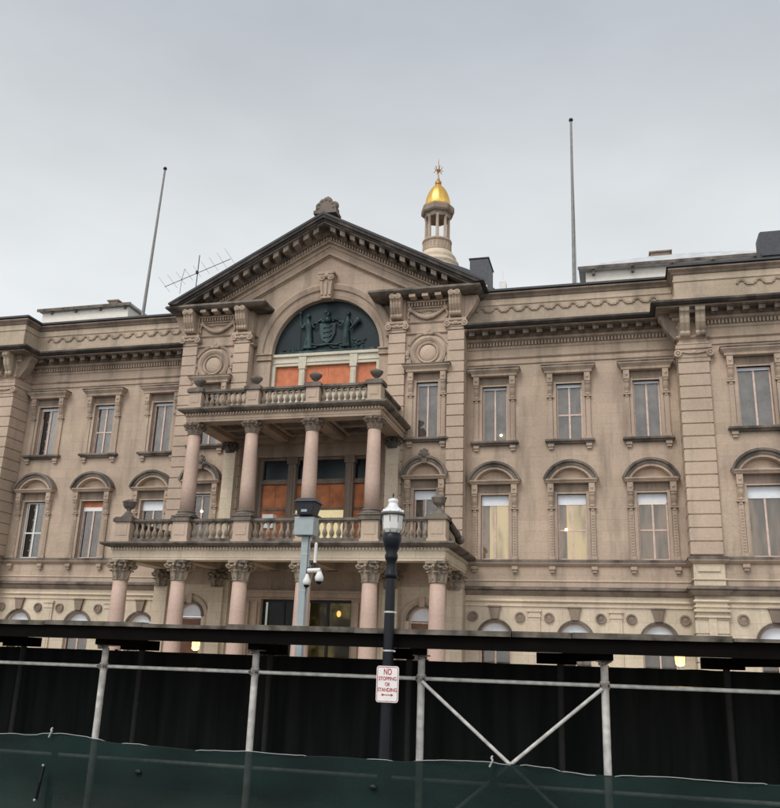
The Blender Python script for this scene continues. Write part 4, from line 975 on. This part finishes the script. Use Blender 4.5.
q = MB(); v = []; prof = [(1.22, 47.5), (1.29, 47.75), (1.27, 48.1), (1.18, 48.55), (1.03, 49.0), (.83, 49.4), (.58, 49.75), (.4, 49.95), (.3, 50.1)]; n_ = 48
for r, z in prof:
    for k in range(n_): rr_ = r*(1-.035*abs(math.cos(k*math.pi/4.0*1))**6); a = 2*math.pi*k/n_; v.append((rr_*math.cos(a), rr_*math.sin(a), z))
q.add(v, [(i*n_+k, i*n_+(k+1)%n_, (i+1)*n_+(k+1)%n_, (i+1)*n_+k) for i in range(len(prof)-1) for k in range(n_)], True); q.obj('gold_dome', 'gold', T)
q = MB(); q.lathe((0,0,0), [(.26, 50.05), (.34, 50.2), (.34, 50.42), (.2, 50.6), (.1, 50.7), (.16, 50.82), (.07, 50.95), (.05, 51.6), (.045, 52.8), (.0, 53.3)], 14)
for k in range(6):
    a = k*math.pi/3; d = Vector((math.cos(a), math.sin(a), 0)); q.path([d*.05+Vector((0,0,51.6)), d*.24+Vector((0,0,51.85)), d*.44+Vector((0,0,52.2))], .04, 6); q.path([d*.05+Vector((0,0,51.9)), d*.38+Vector((0,0,51.75)), d*.5+Vector((0,0,51.62))], .035, 6)
q.obj('finial', plain('old_gold', (.4, .22, .08), .4, .8), T)

# ------------------------------------------------------------ flagpoles, aerial
def flagpole(x, ztop, label, lean):
    T = empty('flagpole', (x, 46, 18.7), label, 'flagpole', 'bare flagpoles on the roof')
    m = MB(); m.tube((0,0,0), (lean,0,ztop-18.7), .13, 14, .065); m.obj('pole', 'pole', T)
    m = MB(); m.ball((lean,0,ztop-18.7+.1), .13); m.obj('ball_finial', 'black', T)
    m = MB(); m.lathe((0,0,0), [(.3, 0), (.3, .1), (.17, .3), (.15, .9)], 12); m.obj('pole_base', 'pipedark', T)
    m = MB(); m.tube((.2,-.05,1.0), (lean+.03,-.05,ztop-18.9), .012, 5); m.box(.08, .3, -.1, 0, 4.0, 4.25); m.obj('halyard', 'pole', T)
flagpole(-29.35, 33.9, 'bare flagpole leaning slightly on the roof of the left wing, beside the pediment eave', .45)
flagpole(-2.0, 33.85, 'bare flagpole standing upright on the roof of the right wing near the metal-roofed monitor', .12)
A = empty('television_aerial', (BX-8.0, 39.5, 19.8), 'spiky television aerial on a thin mast above the left eave of the pediment', 'aerial')
m = MB(); m.tube((0,0,0), (.05,0,3.9), .025, 8); m.obj('mast', 'pipedark', A)
m = MB(); p0 = Vector((-1.9, 0, 2.15)); p1 = Vector((1.95, 0, 3.5)); m.tube(p0, p1, .018, 6)
for i in range(9):
    t = i/8; p = p0.lerp(p1, t); l_ = .34+.3*abs(t-.45); m.tube(p+Vector((-.3*l_, -l_, .8*l_)), p+Vector((.12*l_, l_, -.2*l_)), .007, 5)
m.box(-.06, .06, -.05, .05, 2.78, 2.95); m.path([(-.9, 0, 2.45), (-.6, -.3, 3.0)], .012, 5); m.path([(-.9, 0, 2.45), (-1.1, .3, 1.8)], .012, 5)
m.obj('elements', 'pipedark', A)

# ------------------------------------------------------------ sidewalk shed
SH = empty('sidewalk_shed', (-3, 12, .13), 'long black-decked scaffold canopy on pale pipe posts running in front of the building', 'scaffold')
SH.location = (0, 0, 0)
def ob(mb, nm, mt, lab=None): return mb.obj(nm, mt, SH, label=lab)
m = MB(); m.box(-22, 10, 11.62, 14.7, 2.62, 2.69)
for i in range(24): m.box(-22+i*1.33, -21.9+i*1.33, 11.7, 14.65, 2.57, 2.62)
ob(m, 'deck', 'deck')
m = MB(); m.box(-22, 10, 11.56, 11.61, 2.515, 2.70); m.box(-22, 10, 14.7, 14.74, 2.6, 2.7); ob(m, 'fascia', 'deck')
m = MB(); x = -22
while x < 10:
    w_ = random.uniform(.5, 2.2); dz = random.uniform(-.014, .014); m.box(x, x+w_-.01, 11.5+random.uniform(-.03, .01), 11.7, 2.702+random.uniform(-.012, 0), 2.752+dz); m.box(x, x+w_-.02, 11.72, 11.95, 2.70, 2.745+dz)
    x += w_
ob(m, 'edge_boards', 'board')
fx = [-7.54-2.425*2, -7.54-2.425, -7.54, -5.11, -2.69, -.28, 2.15, 4.57]
for x in fx:
    m = MB(); m.tube((x, 12, .13), (x, 12, 2.4), .05, 14); m.tube((x, 12, 2.3), (x, 12, 2.46), .036, 12); m.tube((x, 12, 2.09), (x, 12, 2.19), .062, 12); m.box(x-.1, x+.1, 11.9, 12.1, .13, .145); ob(m, 'post', 'pipe')
    m = MB(); m.box(x-.1, x+.1, 11.9, 12.1, 2.425, 2.44); m.path([(x-.07, 11.9, 2.42), (x+.02, 11.88, 2.4), (x+.08, 11.92, 2.43)], .014, 6); m.box(x-.07, x-.03, 11.88, 12.0, 2.38, 2.44); m.box(x-.035, x+.035, 11.93, 11.95, 2.105, 2.17); m.box(x-.062, x-.03, 11.955, 12.045, 2.1, 2.17); m.box(x+.03, x+.062, 11.955, 12.045, 2.1, 2.17); m.tube((x-.05, 11.9, 2.135), (x-.05, 11.96, 2.135), .012, 6); m.tube((x+.05, 11.9, 2.135), (x+.05, 11.96, 2.135), .012, 6); ob(m, 'post_clamp', 'pipeworn')
    xr = x-.72
    m = MB(); m.tube((xr, 14.3, .13), (xr, 14.3, 2.4), .05, 12); ob(m, 'post', 'pipedark', 'rear post coloured dark for the shade under the deck, against the black screen')  # same pipe as the front posts, darkened in colour for the shade
    m = MB(); d = Vector((xr-x, 2.5, 0)).normalized(); n_ = Vector((d.y, -d.x, 0))
    p = Vector((x+.05, 11.75, 0)); q_ = Vector((xr, 14.6, 0)); hw_ = .075
    v = [p-n_*hw_, q_-n_*hw_, q_+n_*hw_, p+n_*hw_]; v = [(a.x, a.y, 2.44) for a in v]+[(a.x, a.y, 2.56) for a in v]
    m.add(v, [(0,3,2,1),(4,5,6,7),(0,1,5,4),(1,2,6,5),(2,3,7,6),(3,0,4,7)]); m.box(xr-.35, xr+.25, 14.15, 14.45, 2.395, 2.56); ob(m, 'beam', 'deck')
m = MB(); m.tube((-22, 12, 2.135), (10, 12, 2.135), .026, 12); ob(m, 'rail', 'pipe')
m = MB(); m.tube((-22, 12.05, .87), (10, 12.05, .87), .026, 12); ob(m, 'rail', 'pipe')
for (xa, xb) in ((-2.69, -.28),):
    for a, b in ((xa, xb+.0), (xb, xa)):
        s = 1 if b > a else -1; zb_ = 2.1-(1.0/1.2)*2.0
        m = MB(); m.tube((a+s*.03, 11.94-(.03 if s > 0 else 0), 2.1), (a+s*2.35, 11.94-(.03 if s > 0 else 0), 2.1-2.35*(.98/1.205)), .024, 10); ob(m, 'brace', 'pipe')
# caged lamps under the deck
for wx, lab in ((-6.2, 'lit caged bulb under the shed, between the first and second pale posts from the left'), (.67, 'lit caged bulb under the shed, to the right of the crossed braces')):
    T = empty('caged_lamp', (wx, 12.25, 2.565), lab, 'lamp', 'bulb lamps under the shed')
    m = MB(); m.lathe((0,0,0), [(.03, -.16), (.055, -.14), (.062, -.08), (.06, .0), (.045, .02)], 14); g_ = m.obj('lit_bulb', 'bulbglow', T)
    m = MB(); m.lathe((0,0,0), [(.07, .0), (.07, .05), (.04, .06)], 12); m.tube((0,0,.0), (0,0,.06), .02)
    for k in range(6):
        a = k*math.pi/3; m.path([(.068*math.cos(a), .068*math.sin(a), .0), (.07*math.cos(a), .07*math.sin(a), -.1), (.03*math.cos(a), .03*math.sin(a), -.175)], .003, 5)
    m.obj('cage', 'black', T)
    T.location = (wx, 12.25, 2.565)
    ld = bpy.data.lights.new('bulb_light', 'POINT'); ld.energy = 4; ld.color = (1, .6, .25); ld.shadow_soft_size = .05
    lo_ = bpy.data.objects.new('bulb_light', ld); C.objects.link(lo_); lo_.parent = T; lo_.location = (0, 0, -.24)
# ------------------------------------------------------------ black screened fence behind
F = empty('screened_fence', (-6, 14.6, .13), 'tall fence covered in black screening cloth standing behind the scaffold posts', 'fence')
F.location = (0, 0, 0)
v = []; K = 400
for i in range(K+1):
    x = -24+36*i/K; sag = .012*math.sin(x*2.1)+.008*math.sin(x*7.3); dy = .02*math.sin(x*5)+.01*math.sin(x*13)
    for z, k in ((.1, 1), (1.2, 1.3), (2.0, .8), (2.37+sag, .3)): v.append((x, 14.6+dy*k+.03*k*max(0, math.sin(x*1.7+.6*math.sin(x*.9)))**6, z))
MB().add(v, [(4*i+j, 4*i+4+j, 4*i+5+j, 4*i+1+j) for i in range(K) for j in range(3)], True).obj('screen_cloth', 'screen', F)
m = MB(); m.tube((-24, 14.66, 2.36), (12, 14.66, 2.36), .02)
m.obj('top_rail', 'pipedark', F)
for i in range(13):
    x = -23.5+i*2.9; MB().tube((x, 14.67, .1), (x, 14.67, 2.4), .03).obj('fence_post', 'pipedark', F)
# ------------------------------------------------------------ green mesh fence in front
F = empty('mesh_fence', (-1, 5, 0), 'foreground fence hung with dark green see-through mesh, pale cord along its top', 'fence')
F.location = (0, 0, 0)
posts = [-6.16-2.72, -6.16, -3.44, -.72, 2.0, 4.72]
def topz(x):
    best = 1.79+.004*math.sin(x*3.3)+.003*math.sin(x*11)
    for p in posts:
        d = abs(x-p); best += .03*math.exp(-(d/.35)**2)
    return best
v = []; K = 520; J = 14
for i in range(K+1):
    x = -9+14*i/K
    for j in range(J+1):
        t = j/J; z = .05+(topz(x)-.05)*t; dy = (.02*math.sin(x*4+z*2.2)+.012*math.sin(x*9-z*5)+.006*math.sin(x*31+z*9)+.014*max(0, math.sin(x*2.31+z*1.9))**8+.012*max(0, math.sin(x*1.7-z*3.1+1))**10)*(1-.35*t); v.append((x, 5+dy, z))
n_ = J+1
MB().add(v, [(n_*i+j, n_*(i+1)+j, n_*(i+1)+j+1, n_*i+j+1) for i in range(K) for j in range(J)], True).obj('mesh_cloth', 'mesh', F)
m = MB(); pts = []; x = -9
while x < 5:
    w_ = math.sin(x*5.2)+.7*math.sin(x*13.1+1)
    pts.append((x, 4.992 if w_ > -.25 else 5.012, topz(x)+(.003 if w_ > -.25 else -.006)+random.uniform(-.002, .002))); x += .045
m.path(pts, .0023, 5)
m.obj('tie_cord', 'cord', F)
for p in posts:
    MB().tube((p, 5.05, 0), (p, 5.05, topz(p)), .022).obj('fence_post', 'pipedark', F)
    m = MB(); z = topz(p); m.path([(p-.012, 4.985, z-.02), (p-.002, 4.98, z+.0), (p+.006, 4.98, z+.012), (p-.004, 4.985, z+.026), (p+.004, 4.99, z+.034)], .006, 6); m.obj('tie_knot', 'cord', F)
# slit closed with ties at left, two small eyelets
m = MB(); m.path([(-3.447, 4.965, 1.635), (-3.455, 4.96, 1.55), (-3.47, 4.965, 1.455)], .010, 6); m.obj('torn_slit', 'black', F)
m = MB(); m.ball((-3.445, 4.955, 1.645), .008); m.obj('slit_tie', 'cord', F); m = MB(); m.ball((-3.472, 4.955, 1.45), .008); m.obj('slit_tie', 'cord', F)
for p_ in ((-2.81, 4.965, 1.645), (-1.37, 4.96, 1.655)): m = MB(); m.ball(p_, .018, (1.2, .3, .8)); m.obj('eyelet_patch', 'black', F)

# ------------------------------------------------------------ lamp post with sign
LX, LY = -3.0, 11.38
T = empty('street_lamp', (LX, LY, .13), 'black cast-iron street lamp with clear lantern and silver cap, carrying a parking sign', 'street lamp')
m = MB(); m.lathe((0,0,0), [(.2, 0), (.2, .2), (.16, .26), (.14, .6), (.16, .66), (.1, .74), (.085, .9), (.076, 1.8), (.064, 3.28), (.064, 3.3)], 20); m.obj('post', 'black', T)
m = MB(); Z = lambda z: z-.13
m.lathe((0,0,0), [(.066, Z(3.40)), (.086, Z(3.42)), (.086, Z(3.46)), (.07, Z(3.5)), (.066, Z(3.62)), (.085, Z(3.66)), (.09, Z(3.7)), (.075, Z(3.74)), (.105, Z(3.82)), (.13, Z(3.92)), (.125, Z(3.98)), (.1, Z(4.01))], 20); m.obj('lantern_holder', 'black', T)
m = MB(); m.lathe((0,0,0), [(.1, Z(4.0)), (.135, Z(4.06)), (.15, Z(4.24))], 8, False); m.obj('lantern_glass', 'lantern_glass', T)
m = MB(); m.lathe((0,0,0), [(.06, Z(4.0)), (.06, Z(4.16)), (.02, Z(4.2))], 12); m.obj('lamp_bulb', plain('milky', (.6, .58, .52), .4), T)
m = MB()
for k in range(8):
    a = k*math.pi/4; m.tube((.112*math.cos(a), .112*math.sin(a), Z(4.0)), (.155*math.cos(a), .155*math.sin(a), Z(4.25)), .006, 5)
m.lathe((0,0,0), [(.15, Z(4.24)), (.168, Z(4.25)), (.165, Z(4.275)), (.15, Z(4.28))], 20)
for s2 in (-1, 1): m.path([(s2*.125, 0, Z(3.97)), (s2*.165, 0, Z(4.02)), (s2*.18, 0, Z(4.12)), (s2*.17, 0, Z(4.26))], .007, 6)
m.obj('lantern_frame', plain('lantern_frame', (.12, .11, .10), .5, .5), T)
m = MB(); m.lathe((0,0,0), [(.155, Z(4.28)), (.15, Z(4.30)), (.11, Z(4.34)), (.075, Z(4.37)), (.06, Z(4.42)), (.075, Z(4.44)), (.065, Z(4.47)), (.03, Z(4.48)), (.01, Z(4.49))], 20)
for k in range(8):
    a = k*math.pi/4; m.ball((.14*math.cos(a), .14*math.sin(a), Z(4.3)), .018, (1, 1, 1.2), 8, 6)
m.obj('lantern_cap', plain('silver_cap', (.85, .85, .85), .3, .35, noise=.04), T)
m = MB(); m.lathe((0,0,0), [(.006, Z(4.49)), (.012, Z(4.53)), (.004, Z(4.56))], 8); m.obj('lantern_finial', 'black', T)
for z in (2.95, 2.46):
    m = MB(); m.lathe((0,0,0), [(.071, Z(z)), (.073, Z(z+.005)), (.073, Z(z+.02)), (.071, Z(z+.025))], 16); m.box(.06, .095, -.01, .01, Z(z), Z(z)+.02); m.obj('steel_band', 'pipe', T)
# sign
SG = empty('parking_sign', (LX+.03, LY-.105, 2.06), 'small white and red NO STOPPING OR STANDING sign strapped to the lamp post', 'sign')
def rrect(w, h, r, k=6):
    pts = []
    for cx, cz, a0 in ((w/2-r, h/2-r, 0), (-w/2+r, h/2-r, 90), (-w/2+r, -h/2+r, 180), (w/2-r, -h/2+r, 270)):
        for i in range(k+1): a = R(a0+90*i/k); pts.append((cx+r*math.cos(a), cz+r*math.sin(a)))
    return pts
MB().prism_xz(rrect(.295, .445, .035), 0, .004).obj('sign_plate', 'signw', SG)
o_ = rrect(.275, .425, .028); i_ = rrect(.262, .412, .022); q = MB(); n_ = len(o_)
q.add([(x, -.003, z) for x, z in o_]+[(x, -.003, z) for x, z in i_], [(k, (k+1)%n_, (k+1)%n_+n_, k+n_) for k in range(n_)]); q.obj('sign_border', 'signr', SG)
def text(s, x, z, size, sx=1.0):
    cu = bpy.data.curves.new('lettering', 'FONT'); cu.body = s; cu.size = size; cu.align_x = 'CENTER'; cu.align_y = 'CENTER'; cu.extrude = .0008; cu.offset = size*.01
    o = bpy.data.objects.new('tmp', cu); C.objects.link(o); bpy.context.view_layer.update()
    me = bpy.data.meshes.new_from_object(o.evaluated_get(bpy.context.evaluated_depsgraph_get())); bpy.data.objects.remove(o)
    for v_ in me.vertices: v_.co = Vector((v_.co.x*sx+x, -.0035-v_.co.z, v_.co.y+z))
    me.materials.clear(); me.materials.append(M['signr']); ob_ = bpy.data.objects.new('lettering', me); C.objects.link(ob_); ob_.parent = SG
text('NO', 0, .148, .105, .66); text('STOPPING', 0, .066, .064, .80); text('OR', 0, -.003, .064, .72); text('STANDING', 0, -.07, .064, .80)
q = MB(); q.box(-.055, .055, -.004, -.002, -.135, -.126)
for s2 in (-1, 1): q.add([(s2*.085, -.003, -.1305), (s2*.05, -.003, -.113), (s2*.05, -.003, -.148)], [(0,1,2)])
q.obj('arrow', 'signr', SG)
q = MB()
for z in (.2, -.2): q.ball((0, -.003, z), .006)
q.obj('bolt', 'pipe', SG)

# ------------------------------------------------------------ camera pole
T = empty('camera_pole', (-5.99, 16.1, 0), 'square blue-grey steel pole with box, floodlight and surveillance cameras behind the shed', 'pole')
m = MB(); m.box(-.07, .07, -.07, .07, 0, 4.66); m.box(.072, .10, -.03, .0, 3.5, 4.66); m.obj('pole', 'grey', T, bevel=.01)
m = MB(); m.box(-.2, .2, -.18, .12, 4.66, 5.02); m.obj('control_box', 'grey', T, bevel=.012)
m = MB(); m.box(-.14, -.06, -.1, .0, 5.02, 5.12); m.add([(-.12,-.25,5.05),(.17,-.25,5.05),(.17,.1,5.05),(-.12,.1,5.05),(-.16,-.3,5.3),(.24,-.3,5.3),(.24,.15,5.3),(-.16,.15,5.3)], [(0,3,2,1),(4,5,6,7),(0,1,5,4),(1,2,6,5),(2,3,7,6),(3,0,4,7)])
m.obj('floodlight', plain('lamp_housing', (.035, .038, .045), .5, .2), T, bevel=.015)
m = MB(); m.add([(-.19,-.33,5.30),(.27,-.33,5.30),(.27,.18,5.30),(-.19,.18,5.30),(-.12,-.25,5.38),(.2,-.25,5.38),(.2,.1,5.38),(-.12,.1,5.38)], [(0,3,2,1),(4,5,6,7),(0,1,5,4),(1,2,6,5),(2,3,7,6),(3,0,4,7)]); m.obj('floodlight_hood', 'hvac', T)
m = MB(); m.box(-.04, .08, -.27, -.25, 5.1, 5.22); m.obj('floodlight_lens', 'grey', T)
m = MB(); m.tube((.23, -.05, 4.14), (.235, -.05, 4.5), .032, 10); m.ball((.235, -.05, 4.5), .032); m.obj('antenna', 'white', T)
m = MB(); m.tube((.095, 0, 4.0), (.22, 0, 4.0), .02); m.tube((.22, -.05, 4.0), (.225, -.05, 4.15), .015); m.tube((.1, -.05, 3.85), (.1, -.05, 4.05), .02); m.obj('antenna_bracket', 'black', T)
m = MB(); m.tube((.12, -.12, 3.98), (.38, -.12, 3.99), .045, 12); m.lathe((.36, -.12, 3.82), [(.03, -.06), (.075, -.03), (.085, .03), (.06, .1), (.03, .16)], 14); m.obj('camera_housing', 'white', T)
m = MB(); m.lathe((.12, -.14, 3.76), [(.03, -.07), (.07, -.04), (.08, .02), (.05, .08), (.02, .16)], 14); m.obj('camera_housing', 'white', T)
m = MB(); m.ball((.36, -.12, 3.78), .062); m.ball((.12, -.14, 3.71), .058); m.obj('camera_lens', 'black', T)
m = MB()
for z in (2.95, 3.6, 4.3): m.box(-.074, .074, -.074, .074, z, z+.015)
m.obj('steel_band', 'pipe', T)
